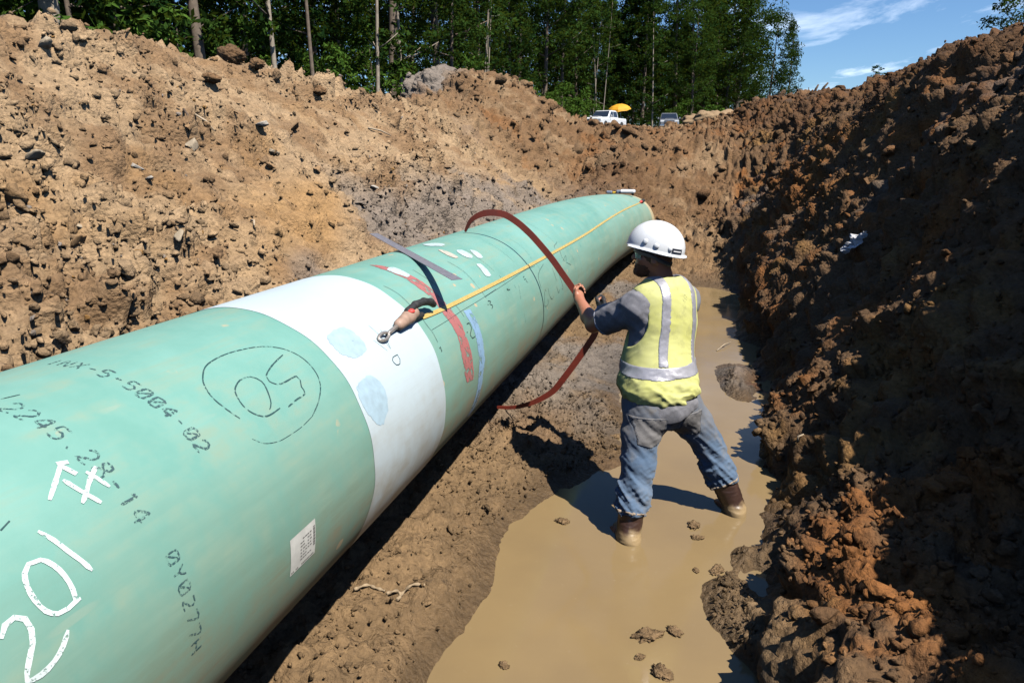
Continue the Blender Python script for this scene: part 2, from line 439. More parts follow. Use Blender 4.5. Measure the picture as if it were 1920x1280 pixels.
for bx, by, br, bl, bh in ((.20, 3.28, .15, .30, .15), (.36, 3.0, .12, .2, .14), (.30, 3.75, .10, .16, .09), (.12, 7.4, .30, .5, .035), (.38, 6.9, .18, .5, .16), (.25, 8.4, .25, .6, .04), (-.2, 9.6, .3, .8, .03), (-.55, 4.9, .16, .25, .07), (-.75, 5.6, .2, .4, .06), (-.02, 11.0, .3, .6, .02), (.1, 40.0, 1.6, 2.5, .3)):   # bars and slumps of mud in the channel
    Zb = Zb + bh * np.exp(-((Xg - bx) / br) ** 2 - ((Yg - by) / bl) ** 2)
P0 = np.stack([Xg.ravel(), Yg.ravel(), Zb.ravel()], 1)
dzx = np.gradient(Zb, gx, axis=1); dzy = np.gradient(Zb, gy, axis=0)
Nn = np.stack([-dzx, -dzy, np.ones_like(dzx)], -1); Nn /= np.linalg.norm(Nn, axis=-1, keepdims=True); Nn = Nn.reshape(-1, 3)
xx, yy, zz0 = P0[:, 0], P0[:, 1], P0[:, 2]
near = (np.abs(xx + 2) < 12) & (yy > -4) & (yy < 40)
floor_w = (1 - sstep(zz0, -.01, .15)) * (yy < 13)                 # under and just at the water
mud_w = (1 - sstep(zz0, .15, .4)) * (yy < 13) * (xx < .5) * (xx > -2.6)
left_w = sstep(-xx, 2.3, 2.9) * (1 - sstep(yy, 13, 16))
right_w = sstep(xx, .3, .5) * (1 - sstep(yy, 17, 22))
end_w = sstep(yy, 12.5, 15)
disp = np.zeros(len(P0), dtype=np.float32)
idx = np.where(near)[0]
pn = P0[idx]
big = fbm(pn, .7, 3, 5) * .16
mid = fbm(pn, 2.2, 3, 9) * .075
wp = pn + np.stack([vnoise(pn, 5, 201), vnoise(pn, 5, 202), vnoise(pn, 5, 203)], 1) * .05
rid = np.abs(vnoise(wp, 5.2, 13)) * .075 + np.abs(vnoise(wp + 3.1, 10.5, 14)) * .042 - .045   # crumbly lumps with sharp creases between
wq = pn + np.stack([vnoise(pn, 9, 211), vnoise(pn, 9, 212), vnoise(pn, 9, 213)], 1) * .03 + np.stack([vnoise(pn, 22, 214), vnoise(pn, 22, 215), vnoise(pn, 22, 216)], 1) * .012
l1 = lumps(wp, 1 / .42, 21, .5) * .42
l2 = lumps(wq, 1 / .19, 31, .6) * .19
l3 = lumps(wq, 1 / .10, 41, .6) * .10
fine = np.abs(vnoise(wp + 7.7, 21, 51)) * .026 + np.abs(vnoise(pn, 38, 52)) * .012 - .014
patch = sstep(fbm(pn, .9, 2, 77), -.25, .35)                       # cloddy here, scraped smooth there
fw, mw, lw, rw, ew = floor_w[idx], mud_w[idx], left_w[idx], right_w[idx], end_w[idx]
d = lw * (big * .8 + mid * 1.1 + rid * (1.0 + 1.2 * patch) + l1 * .14 * patch + l2 * (.12 + .62 * patch) + l3 * (.2 + .7 * patch) + fine * (1.2 + .7 * patch))
d += rw * (big * 1.1 + fbm(pn * np.array([1, .6, 1.0]), 1.25, 2, 19) * .17 + mid * 1.2 + rid * 1.6 + l1 * (.06 + .16 * patch) + l2 * (.10 + .18 * patch) + l3 * .3 + fine * 1.6)
d += ew * (1 - rw) * (big * .9 + mid * 1.5 + rid * 1.9 + l1 * .4 * patch + l2 * (.35 + .45 * patch) + l3 * .8 + fine * 1.6)
m_only = np.clip(1 - lw - rw - ew * (1 - rw), 0, 1)
d += m_only * (mid * .45 + fine * 1.9 + l2 * .12 * patch + l3 * .35 + rid * (.55 + .6 * patch))
gr = np.sin((pn[:, 1] * .62 + pn[:, 2] * .9 + .10 * vnoise(pn, 2.0, 401)) * 6.283 / .17) * .022 * lw * sstep(pn[:, 1], 4.6, 5.4) * (1 - sstep(pn[:, 1], 8.5, 9.5)) * (1 - sstep(pn[:, 2], 1.3, 1.7))
gr2 = np.sin((pn[:, 0] * 1.0 + .15 * vnoise(pn, 1.5, 402)) * 6.283 / .22) * .03 * ew * sstep(pn[:, 0], -.5, 0) * (1 - sstep(pn[:, 0], .8, 1.2)) * sstep(pn[:, 1], 15.5, 16.5) * (1 - sstep(pn[:, 1], 20, 21))
d += gr + gr2
d *= (1 - fw * .72)
d *= 1 - .55 * np.exp(-(pn[:, 2] / .045) ** 2) * (pn[:, 1] < 13) * (pn[:, 0] < .35)
d -= fw * .004
disp[idx] = d
P1 = P0 + Nn * disp[:, None]
# keep the water's bed below the water in mid-channel
# colours of the soils themselves
SAND = np.array([.33, .226, .130]); BROWN = np.array([.175, .100, .048]); OCHRE = np.array([.285, .15, .045]); CLAY = np.array([.19, .158, .132])
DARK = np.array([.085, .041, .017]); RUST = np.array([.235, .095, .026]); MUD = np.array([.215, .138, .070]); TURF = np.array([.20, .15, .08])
def soil_colour(P):
    x, y, z = P[:, 0], P[:, 1], P[:, 2]
    n1 = fbm(P, .55, 3, 101); n2 = fbm(P, 1.7, 3, 111); n3 = fbm(P, 6.0, 3, 121); n4 = fbm(P, 1.1, 3, 131)
    lw = sstep(-x, 2.2, 2.8) * (1 - sstep(y, 11, 16)); rw = sstep(x, .3, .6) * (1 - sstep(y, 24, 30))
    ew = sstep(y, 12, 15) * (1 - rw) * (1 - lw)
    c = np.tile(MUD, (len(P), 1)) * (1 - (lw + rw + ew).clip(0, 1))[:, None]
    def mixc(a, b, t): return a * (1 - t[:, None]) + b * t[:, None]
    left = mixc(np.tile(SAND, (len(P), 1)), BROWN, sstep(n2 + .6 * n3, -.2, .45) * .75)
    left = mixc(left, OCHRE, sstep(n4, .25, .6) * .28)
    low = (1 - sstep(z + .40 * n2, 1.55, 2.1)) * sstep(y + .8 * n1, 3.8, 5.2)
    left = mixc(left, CLAY, low * sstep(n1 + .6 * n2, -.40, .10) * .9)
    left = mixc(left, OCHRE * 1.05, low * sstep(-n1 + .5 * n4, .25, .6) * .6)
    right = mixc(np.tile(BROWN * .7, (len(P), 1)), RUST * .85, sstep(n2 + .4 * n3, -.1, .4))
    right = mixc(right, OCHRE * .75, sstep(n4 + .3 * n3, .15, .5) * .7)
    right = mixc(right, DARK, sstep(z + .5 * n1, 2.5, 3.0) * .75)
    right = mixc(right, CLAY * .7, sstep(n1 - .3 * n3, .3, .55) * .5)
    end = mixc(np.tile(BROWN * .95, (len(P), 1)), SAND * .85, sstep(n2 + .4 * n3, .05, .45) * .55)
    end = mixc(end, RUST * .8, sstep(n4, .1, .5) * .6); end = mixc(end, DARK, sstep(n1 + .5 * n3, .05, .45) * .6)
    end = mixc(end, SAND * .95, sstep(y, 30, 50) * .8)
    # a heap of grey clay at the near end of the far mound
    gm = np.exp(-(((x + 6.55) / .62) ** 2 + ((y - 16.9) / 1.5) ** 2)); 
    floorc = mixc(np.tile(MUD, (len(P), 1)), CLAY * 1.02, sstep(n1 + .3 * n3, .0, .4) * sstep(y, 4, 6.5))
    floorc = mixc(floorc, BROWN * 1.1, sstep(n2, .1, .5) * .5)
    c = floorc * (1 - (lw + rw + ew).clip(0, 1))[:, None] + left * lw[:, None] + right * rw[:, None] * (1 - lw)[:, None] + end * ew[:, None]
    c = mixc(c, CLAY, np.clip(gm * 1.6, 0, 1))
    tf = sstep(-x, 8.5, 11) * (y < 60)
    c = mixc(c, TURF * .6, tf)
    return c * (1 + .12 * n3 + .20 * fbm(P, 15, 2, 141))[:, None].clip(.5, 1.6)
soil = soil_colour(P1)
wet = np.clip((1 - sstep(P1[:, 2], .05, .30)) * (yy < 13) * (xx > -2.4) + .25 * right_w * (1 - sstep(P1[:, 2], .8, 1.6)), 0, 1)
soil *= (1 - (.28 + .22 * (1 - sstep(P1[:, 2], .02, .09))) * wet * (P1[:, 2] < .5))[:, None]
ii = (np.arange(NY - 1)[:, None] * NX + np.arange(NX - 1)[None, :]).ravel()
quads = np.stack([ii, ii + 1, ii + 1 + NX, ii + NX], 1)
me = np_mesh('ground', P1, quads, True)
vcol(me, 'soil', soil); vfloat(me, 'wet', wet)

def soil_material(name, bump=1.0):
    t = NT(name); v = t.coord('Object')
    a = t.n('ShaderNodeAttribute', attribute_name='soil'); w = t.n('ShaderNodeAttribute', attribute_name='wet')
    g = t.noise(v, 38, 5, .65); g2 = t.noise(v, 9, 4, .6)
    f = t.math('MULTIPLY', t.ramp(g, .3, .7, .72, 1.24), t.ramp(g2, .3, .7, .84, 1.14))
    c = t.n('ShaderNodeVectorMath', operation='SCALE'); t.set(c.inputs[0], a.outputs['Color']); t.set(c.inputs['Scale'], f)
    r = t.math('SUBTRACT', t.ramp(g2, .3, .7, .86, .98), t.math('MULTIPLY', w.outputs['Fac'], .42))
    h = t.math('ADD', t.math('MULTIPLY', t.noise(v, 85, 4, .6), .4), t.noise(v, 24, 6, .7))
    vo = t.n('ShaderNodeTexVoronoi', feature='F1'); t.t.links.new(v, vo.inputs['Vector']); vo.inputs['Scale'].default_value = 34
    h = t.math('SUBTRACT', h, t.math('MULTIPLY', vo.outputs['Distance'], .55))
    return t.done(c.outputs[0], r, 0.0, t.bump(h, .85 * bump, .032), **{'Specular IOR Level': .3})
M_soil = soil_material('soil')
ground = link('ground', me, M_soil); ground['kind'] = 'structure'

# ------------------------------------------------------------------ loose clods and gravel
def ico(sub):
    t = (1 + 5 ** .5) / 2
    v = np.array([(-1,t,0),(1,t,0),(-1,-t,0),(1,-t,0),(0,-1,t),(0,1,t),(0,-1,-t),(0,1,-t),(t,0,-1),(t,0,1),(-t,0,-1),(-t,0,1)], float)
    f = [(0,11,5),(0,5,1),(0,1,7),(0,7,10),(0,10,11),(1,5,9),(5,11,4),(11,10,2),(10,7,6),(7,1,8),(3,9,4),(3,4,2),(3,2,6),(3,6,8),(3,8,9),(4,9,5),(2,4,11),(6,2,10),(8,6,7),(9,8,1)]
    v = [x / np.linalg.norm(x) for x in v]
    for _ in range(sub):
        cache = {}; nf = []
        def mid(a, b):
            k = (min(a, b), max(a, b))
            if k not in cache:
                m = v[a] + v[b]; v.append(m / np.linalg.norm(m)); cache[k] = len(v) - 1
            return cache[k]
        for a, b, c in f:
            x, y, z = mid(a, b), mid(b, c), mid(c, a); nf += [(a, x, z), (b, y, x), (c, z, y), (x, y, z)]
        f = nf
    return np.array(v), np.array(f)
def octa():
    v = [(1,0,0),(-1,0,0),(0,1,0),(0,-1,0),(0,0,1),(0,0,-1)]; f = [(0,2,4),(2,1,4),(1,3,4),(3,0,4),(2,0,5),(1,2,5),(3,1,5),(0,3,5)]
    v = [np.array(x, float) for x in v]; c = {}; nf = []
    for t in f:
        m = []
        for a, b in ((t[0], t[1]), (t[1], t[2]), (t[2], t[0])):
            k = (min(a, b), max(a, b))
            if k not in c: q = v[a] + v[b]; v.append(q / np.linalg.norm(q)); c[k] = len(v) - 1
            m.append(c[k])
        nf += [(t[0], m[0], m[2]), (t[1], m[1], m[0]), (t[2], m[2], m[1]), tuple(m)]
    return np.array(v), np.array(nf)
def rock_shape(sub, seed, rough=.28, cuts=5):
    v, f = octa() if sub == 'o' else ico(sub); rs = np.random.RandomState(seed)
    w = v * (1 + rough * fbm(v + seed * 7.3, 1.6, 3, seed) + .26 * fbm(v + seed * 3.1, 4.5, 2, seed + 5))[:, None]
    if sub == 0: w = w * rs.uniform(.55, 1.25, len(w))[:, None]
    for _ in range(cuts):                                           # flat broken faces
        n = rs.normal(size=3); n /= np.linalg.norm(n); h = rs.uniform(.35, .75)
        e = w @ n - h; w = w - np.where(e > 0, e * .95, 0)[:, None] * n
    w *= np.array([1.15, rs.uniform(.6, 1), rs.uniform(.45, .8)])
    return w, f
def rotations(n, rs, tilt=.9):
    q = rs.normal(size=(n, 4)); q[:, 1:3] *= tilt; q /= np.linalg.norm(q, axis=1)[:, None]
    w, x, y, z = q.T
    return np.stack([1-2*(y*y+z*z), 2*(x*y-z*w), 2*(x*z+y*w), 2*(x*y+z*w), 1-2*(x*x+z*z), 2*(y*z-x*w), 2*(x*z-y*w), 2*(y*z+x*w), 1-2*(x*x+y*y)], 1).reshape(n, 3, 3)
cell = np.zeros((NY, NX)); cell[:-1, :-1] = (np.diff(gy)[:, None] * np.diff(gx)[None, :]); cell = cell.ravel() / np.maximum(Nn[:, 2], .2)
def scatter(n, dens, smin, smax, power, variants, rs, sink=.28, bright=(.62, 1.15), own=None):
    p = cell * dens; p = p / p.sum()
    k = rs.choice(len(p), n, p=p)
    size = smin * (1 - rs.rand(n) * (1 - (smin / smax) ** power)) ** (-1 / power)
    pos = P1[k] + Nn[k] * (size * (.5 - sink))[:, None] + rs.normal(size=(n, 3)) * .008
    rot = rotations(n, rs); vs, fs, cs, ws = [], [], [], []; base = 0
    which = rs.randint(len(variants), size=n)
    br = rs.uniform(*bright, n)
    for q, (v, f) in enumerate(variants):
        s = np.where(which == q)[0]
        if len(s) == 0: continue
        V = np.einsum('nij,vj->nvi', rot[s], v) * size[s][:, None, None] + pos[s][:, None, :]
        vs.append(V.reshape(-1, 3)); m = len(v)
        fs.append((f[None] + (np.arange(len(s)) * m)[:, None, None] + base).reshape(-1, 3)); base += len(s) * m
        c0 = soil[k[s]] if own is None else own[rs.randint(len(own), size=len(s))]
        cs.append(np.repeat(c0 * br[s][:, None], m, 0)); ws.append(np.repeat(wet[k[s]], m))
    return np.concatenate(vs), np.concatenate(fs), np.concatenate(cs), np.concatenate(ws)
rs = np.random.RandomState(11)
vis = (xx > -7.2) & (xx < 4.5) & (yy > 1.2) & (yy < 30)
per = np.clip(1.0 / np.maximum(np.hypot(xx, yy), 1.5), 0, .6)         # nearer ground shows more of its small pieces
patchA = np.zeros(len(P0)); patchA[idx] = patch
d_left = vis * left_w * (.25 + 1.3 * patchA) * per
d_right = vis * right_w * (.35 + 1.2 * patchA) * per * sstep(xx, .42, .6)
d_end = vis * end_w * (1 - right_w) * (.4 + patchA) * per
d_mud = vis * mud_w * sstep(P1[:, 2], .015, .05) * (xx < .3) * (.15 + patchA) * per
crumb = [rock_shape(0, 90 + s, .3, 1) for s in range(14)]
small = [rock_shape('o', s, .55, 4) for s in range(14)]; medium = [rock_shape(1, 20 + s, .5, 6) for s in range(10)]
large = [rock_shape(2, 40 + s, .5, 9) for s in range(10)]
def stuff(name, parts, label, cat):
    V, F, C, W = [], [], [], []; b = 0
    for v, f, c, w in parts:
        V.append(v); F.append(f + b); C.append(c); W.append(w); b += len(v)
    m = np_mesh(name, np.concatenate(V), np.concatenate(F), False)
    vcol(m, 'soil', np.concatenate(C)); vfloat(m, 'wet', np.concatenate(W))
    o = link(name, m, M_clod); o['kind'] = 'stuff'; tag(o, label, cat); return o
M_clod = soil_material('clod_soil', .9)
PALE = np.array([SAND * 1.0, CLAY * 1.3, SAND * .9, OCHRE * .95])
stuff('bank_gravel', [scatter(13500, d_left, .006, .022, 1.2, crumb, rs), scatter(5600, d_left, .014, .055, 1.5, small, rs), scatter(330, d_left, .035, .10, 2.2, large, rs), scatter(700, d_left, .010, .03, 1.8, small, rs, own=PALE)], 'loose sandy clods and gravel covering the sunlit left bank', 'gravel')
stuff('wall_clods', [scatter(12500, d_right, .007, .024, 1.2, crumb, rs), scatter(4200, d_right, .014, .05, 1.6, small, rs), scatter(240, d_right, .04, .11, 2.2, large, rs)], 'rusty brown clods clinging to the shaded right trench wall', 'soil clods')
stuff('end_clods', [scatter(5000, d_end, .014, .04, 1.2, crumb, rs), scatter(1900, d_end, .03, .10, 1.6, small, rs), scatter(420, d_end, .07, .22, 1.8, medium, rs)], 'dark brown clods heaped on the far end of the trench', 'soil clods')
stuff('mud_crumbs', [scatter(7000, d_mud, .005, .016, 1.3, crumb, rs), scatter(900, d_mud, .012, .030, 1.8, small, rs)], 'wet mud crumbs on the strip between pipe and puddle', 'soil clods')

# ------------------------------------------------------------------ muddy water
t = NT('muddy_water'); v = t.coord('Object')
c = t.mix(t.ramp(t.noise(v, 1.6, 4), .35, .7), (.212, .150, .074), (.185, .131, .068))
nrm = t.bump(t.noise(v, 7, 3), .04, .02)
M_water = t.done(t.mix(t.ramp(t.noise(v, 30, 5, .7), .62, .74, 0, .35), c, (.27, .21, .13)), t.ramp(t.noise(v, 2.2, 4), .35, .65, .05, .17), 0, nrm, **{'IOR': 1.33, 'Specular IOR Level': .5})
wx = np.array([-1.6, .9]); m = MB()
ys_ = [-6, 0, 2, 3, 4, 5, 6, 7, 8, 9, 10, 11, 12, 13]; xs_ = [-1.3, -.9, -.5, -.1, .3, .7]
m.add([(x, y, 0.0) for y in ys_ for x in xs_], [(i * 6 + j, i * 6 + j + 1, i * 6 + j + 7, i * 6 + j + 6) for i in range(len(ys_) - 1) for j in range(5)])
water = m.build('water', M_water); water['kind'] = 'structure'
PEN={'pen': [([[41.8,1.629],[46.2,1.614],[51.1,1.608],[55.9,1.623],[59.6,1.656],[62.8,1.709],[64.0,1.791],[63.3,1.874],[61.1,1.959],[56.7,2.023],[50.5,2.055],[43.8,2.055],[38.6,2.03],[34.1,1.973],[30.7,1.899]],0.009),([[30.7,1.899],[29.7,1.827],[29.6,1.752],[30.0,1.7],[31.8,1.648],[34.8,1.618]],0.004),([[54.5,1.995],[52.6,1.91],[50.1,1.847],[47.9,1.839],[45.4,1.868],[45.2,1.958],[43.3,1.959],[41.1,1.941],[38.5,1.934],[38.1,1.877],[37.5,1.827]],0.01),([[39.8,1.751],[41.4,1.775],[45.9,1.802],[49.1,1.812],[52.2,1.793],[52.8,1.748],[51.1,1.705],[49.0,1.686],[45.0,1.674],[41.2,1.685],[38.4,1.723],[38.5,1.793]],0.009),([[80.3,1.202],[79.3,1.243]],0.006),([[45.8,0.932],[46.7,0.957]],0.006)],'chalk': [([[27.7,0.82],[29.4,0.836],[29.7,0.856],[28.3,0.87],[25.9,0.87],[23.6,0.861],[21.7,0.846],[19.5,0.83],[18.1,0.824],[17.4,0.849],[17.9,0.879],[19.4,0.906],[21.5,0.927]],0.02),([[25.0,0.965],[27.8,0.972],[31.1,0.973],[34.1,0.967],[36.5,0.953],[37.0,0.93],[35.8,0.914],[33.3,0.904],[30.2,0.902],[27.3,0.908],[25.4,0.925],[25.1,0.947],[25.4,0.965],[25.4,0.977]],0.02),([[41.9,0.984],[38.6,0.997],[35.2,1.006],[32.0,1.017],[28.8,1.026]],0.02),([[53.3,1.127],[49.7,1.083],[46.7,1.046]],0.02),([[53.7,1.118],[52.8,1.141]],0.02),([[52.8,1.121],[49.2,1.133]],0.02),([[49.4,1.1],[45.3,1.111],[40.5,1.13]],0.02),([[48.7,1.181],[46.5,1.146],[44.1,1.117],[42.5,1.095]],0.02),([[48.7,1.153],[45.5,1.163],[42.8,1.171]],0.02)],'line': [([[92.4,4.781],[77.5,4.796],[57.5,4.795],[36.9,4.765],[15.4,4.762],[-5.5,4.795],[-29.1,5.001]],0.006)],'thin': [([[66.5,4.616],[54.8,4.61],[43.8,4.623]],0.003),([[62.6,5.027],[49.1,5.029],[39.6,5.003]],0.003),([[63.6,5.437],[48.3,5.481]],0.003),([[73.4,5.876],[58.0,5.832],[42.0,5.854]],0.003),([[69.7,4.197],[57.2,4.171],[44.3,4.178]],0.003),([[64.4,3.782],[53.3,3.799],[43.8,3.786]],0.003),([[40.8,3.786],[33.0,3.784]],0.003),([[41.0,4.2],[34.1,4.195]],0.003),([[36.5,5.03],[28.7,5.034]],0.003),([[34.0,2.969],[33.9,3.184],[34.2,3.38],[34.0,3.656],[34.4,4.008]],0.003),([[33.9,3.779],[34.2,4.233],[34.9,4.679],[33.7,4.967]],0.003),([[66.2,2.969],[58.0,2.978],[47.3,2.957]],0.005),([[40.9,2.957],[36.1,2.956],[33.0,2.962],[27.4,2.958]],0.005),([[69.1,3.371],[61.3,3.358],[52.0,3.361]],0.005),([[39.4,3.361],[34.5,3.369],[30.7,3.373]],0.005),([[65.7,3.786],[55.5,3.791],[42.7,3.78],[33.0,3.786]],0.0028),([[50.0,2.545],[43.8,2.552],[36.5,2.553]],0.0028),([[45.8,2.59],[39.7,2.568],[36.4,2.556]],0.0028),([[43.2,2.489],[36.4,2.524]],0.0028)],'num': [([[24.8,2.947],[24.6,2.951]],0.008),([[25.1,2.961],[22.6,2.956]],0.006),([[23.2,3.316],[22.9,3.322]],0.009),([[26.8,3.358],[26.4,3.394],[24.0,3.396],[22.1,3.366],[20.7,3.343],[18.7,3.355],[18.6,3.402]],0.006),([[29.3,3.755],[29.0,3.761]],0.009),([[31.0,3.782],[29.8,3.82],[28.8,3.786],[27.1,3.818],[25.9,3.783]],0.006),([[30.7,4.171],[30.4,4.179]],0.009),([[30.7,4.2],[29.8,4.175],[29.4,4.223]],0.006),([[31.3,4.587],[31.6,4.614]],0.007),([[29.7,4.578],[29.4,4.616],[27.8,4.609],[26.4,4.624]],0.006),([[32.8,2.577],[32.9,2.532],[31.9,2.515],[29.5,2.524],[29.0,2.554],[30.6,2.572],[32.9,2.573]],0.005)],'scrib': [([[31.5,5.197],[28.1,4.989],[24.3,4.905],[16.9,4.887]],0.006),([[13.1,4.952],[4.0,4.9],[1.8,4.949],[2.3,5.022],[5.9,5.013]],0.006),([[14.2,4.98],[12.2,4.997]],0.006),([[13.2,5.078],[8.0,5.077],[3.0,5.153],[4.4,5.214]],0.006),([[25.1,5.372],[18.6,5.369],[13.9,5.374]],0.006),([[23.7,5.509],[15.1,5.511],[4.8,5.566],[3.9,5.52]],0.006),([[10.0,5.34],[3.6,5.392],[5.4,5.439]],0.006),([[33.8,5.851],[28.0,5.806],[22.8,5.842]],0.006),([[24.3,5.778],[26.9,5.944],[22.2,5.878]],0.006),([[37.6,5.753],[39.5,5.783],[40.6,5.901],[41.7,5.947]],0.006),([[21.8,5.871],[16.9,6.013]],0.006),([[32.5,5.405],[30.2,5.387]],0.006)],'dash': [([[31.3,6.239],[29.4,6.246]],0.004),([[27.6,6.412],[15.4,6.413],[2.9,6.407]],0.004),([[29.6,6.684],[25.0,6.634]],0.004),([[30.1,7.873],[15.8,7.946]],0.004),([[24.6,6.165],[7.2,6.149]],0.004),([[29.3,7.479],[25.3,7.483]],0.004),([[28.6,4.419],[19.5,4.34]],0.004),([[10.7,4.341],[3.0,4.35]],0.004),([[30.3,4.34],[27.0,4.338]],0.004)]}
PATCH={'white': [[[75.4,3.203],[77.3,3.287],[67.5,3.28],[65.5,3.253],[66.2,3.219]],[[95.0,4.115],[87.4,4.174],[81.7,4.154],[82.0,4.074],[88.9,4.028]],[[71.0,4.078],[69.4,4.146],[61.7,4.138],[60.5,4.07],[65.2,4.041]],[[66.7,4.228],[63.9,4.274],[57.6,4.245],[57.7,4.175],[61.8,4.18]],[[54.1,4.039],[53.0,4.102],[44.5,4.088],[43.3,4.05],[45.2,4.002],[50.5,4.024]]],'cream': [[[77.8,3.948],[76.8,3.981],[66.0,3.971],[65.1,3.914],[70.0,3.899]]],'paleblue': [[[53.7,2.275],[54.5,2.391],[48.6,2.424],[41.4,2.403],[40.6,2.302],[44.5,2.249],[49.3,2.244]],[[31.2,2.212],[32.0,2.306],[26.3,2.358],[17.2,2.338],[12.5,2.258],[18.2,2.197],[25.9,2.181]]]}
BAND={'red': ([[88.1,3.249],[79.5,3.204],[66.1,3.192],[56.7,3.189],[46.9,3.197],[37.3,3.181],[28.3,3.191],[22.7,3.189],[16.2,3.164],[4.8,3.155],[-0.7,3.183]],[[88.3,3.276],[79.4,3.271],[66.1,3.277],[55.0,3.285],[46.4,3.282],[36.2,3.292],[28.3,3.301],[22.2,3.289],[12.6,3.29],[2.0,3.289],[-2.1,3.279]]),'blue': ([[33.7,3.402],[25.4,3.412],[17.7,3.411],[9.8,3.387],[5.8,3.39],[-1.9,3.367]],[[32.6,3.497],[23.1,3.501],[12.7,3.49],[7.3,3.478],[3.2,3.476],[-4.4,3.446]])}
# ------------------------------------------------------------------ the coated steel pipe
PR, PX, PZ, PY0, PY1 = .54, -1.637, 1.0605, -3.0, 14.05
def pipe_axis(y):
    d = max(0.0, y - 7.469); return PX + .0019 * d * d, PZ - .0054 * d * d
def on_pipe(th, y, r=0.0):
    ax, az = pipe_axis(y); a = R(th)
    return (ax + (PR + r) * math.cos(a), y, az + (PR + r) * math.sin(a))
def pipe_shell(y0, y1, dr, ny, n=160, cap=False, wob=None, inner=None, sag=0.0):
    vs, fs = [], []
    for i in range(ny + 1):
        for k in range(n):
            th = 360.0 * k / n
            a, b = (y0, y1) if wob is None else (y0 + wob(th, 0), y1 + wob(th, 1))
            vs.append(on_pipe(th, a + (b - a) * i / ny, dr))
    for i in range(ny):
        for k in range(n): fs.append((i * n + k, i * n + (k + 1) % n, (i + 1) * n + (k + 1) % n, (i + 1) * n + k))
    return vs, fs, n
t = NT('pipe_coating'); v = t.coord('Object')
vs_ = t.coord('Object', (6, .5, 6))
n_big = t.noise(v, 1.3, 5, .6); n_str = t.noise(vs_, 2.2, 6, .65); n_mid = t.noise(v, 7, 5, .6)
c = t.mix(t.ramp(t.math('ADD', t.math('MULTIPLY', n_big, .65), t.math('MULTIPLY', n_mid, .35)), .36, .64), (.118, .278, .235), (.172, .348, .302))
sx = t.n('ShaderNodeSeparateXYZ'); t.t.links.new(v, sx.inputs[0])
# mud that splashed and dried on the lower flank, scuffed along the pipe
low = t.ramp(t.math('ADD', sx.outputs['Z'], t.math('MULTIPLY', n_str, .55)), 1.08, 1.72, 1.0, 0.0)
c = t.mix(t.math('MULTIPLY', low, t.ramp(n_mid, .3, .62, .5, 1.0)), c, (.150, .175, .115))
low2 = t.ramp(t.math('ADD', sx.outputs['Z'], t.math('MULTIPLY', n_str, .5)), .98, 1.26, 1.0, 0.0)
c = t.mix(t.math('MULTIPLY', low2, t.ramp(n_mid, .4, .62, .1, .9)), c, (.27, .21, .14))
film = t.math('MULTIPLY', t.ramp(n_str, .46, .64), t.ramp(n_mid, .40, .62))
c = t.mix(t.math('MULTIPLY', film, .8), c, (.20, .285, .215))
scr = t.n('ShaderNodeTexVoronoi', feature='F1'); t.t.links.new(t.coord('Object', (9, 1.3, 9), (3, 1, 2)), scr.inputs['Vector']); scr.inputs['Scale'].default_value = 1.4
c = t.mix(t.math('MULTIPLY', t.ramp(scr.outputs['Distance'], .10, .13, 1.0, 0.0), t.math('MULTIPLY', t.ramp(t.noise(v, 2.1, 3), .55, .66), .22)), c, (.34, .33, .25))   # scuffs along the pipe
# small chips showing the primer
vo = t.n('ShaderNodeTexVoronoi', feature='F1'); t.t.links.new(t.coord('Object', (1, .8, 1)), vo.inputs['Vector']); vo.inputs['Scale'].default_value = 6.5
vo.inputs['Randomness'].default_value = 1.0
chip = t.math('MULTIPLY', t.ramp(t.math('ADD', vo.outputs['Distance'], t.math('MULTIPLY', t.noise(v, 45, 3), .12)), .17, .185, 1.0, 0.0), t.ramp(n_big, .5, .54))
c = t.mix(t.math('MULTIPLY', chip, .8), c, (.44, .33, .2))
dust = t.math('MULTIPLY', t.ramp(sx.outputs['Y'], 6.0, 12.5), t.ramp(t.noise(v, 3.1, 6, .65), .36, .66))
c = t.mix(t.math('MULTIPLY', dust, .55), c, (.30, .31, .22))
rough = t.math('ADD', t.ramp(n_str, .3, .7, .45, .62), t.math('MULTIPLY', low, .25))
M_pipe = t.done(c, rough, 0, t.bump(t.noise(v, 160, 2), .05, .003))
M_steel_end = plain('bare_pipe_end', (.44, .37, .23), .5, .0, .15, 14)
M_rust = plain('rusty_steel', (.10, .055, .035), .7, .2, .3, 9)
def coat(name, base, dirt, rough, dirtlow=0.9):
    t = NT(name); v = t.coord('Object'); s = t.coord('Object', (6, .6, 6))
    sx = t.n('ShaderNodeSeparateXYZ'); t.t.links.new(v, sx.inputs[0])
    ns = t.noise(s, 2.4, 6, .65)
    low = t.ramp(t.math('ADD', sx.outputs['Z'], t.math('MULTIPLY', ns, .5)), dirtlow, dirtlow + .45, 1.0, 0.0)
    c = t.mix(t.ramp(t.noise(v, 3.0, 4), .35, .7), base, tuple(x * .93 for x in base))
    c = t.mix(t.math('MULTIPLY', low, t.ramp(t.noise(v, 9, 5), .3, .65, .1, .75)), c, dirt)
    return t.done(c, rough, 0, t.bump(t.noise(s, 14, 4), .12, .003))
M_white_coat = coat('white_joint_coating', (.43, .515, .56), (.28, .24, .175), .5, 1.08)

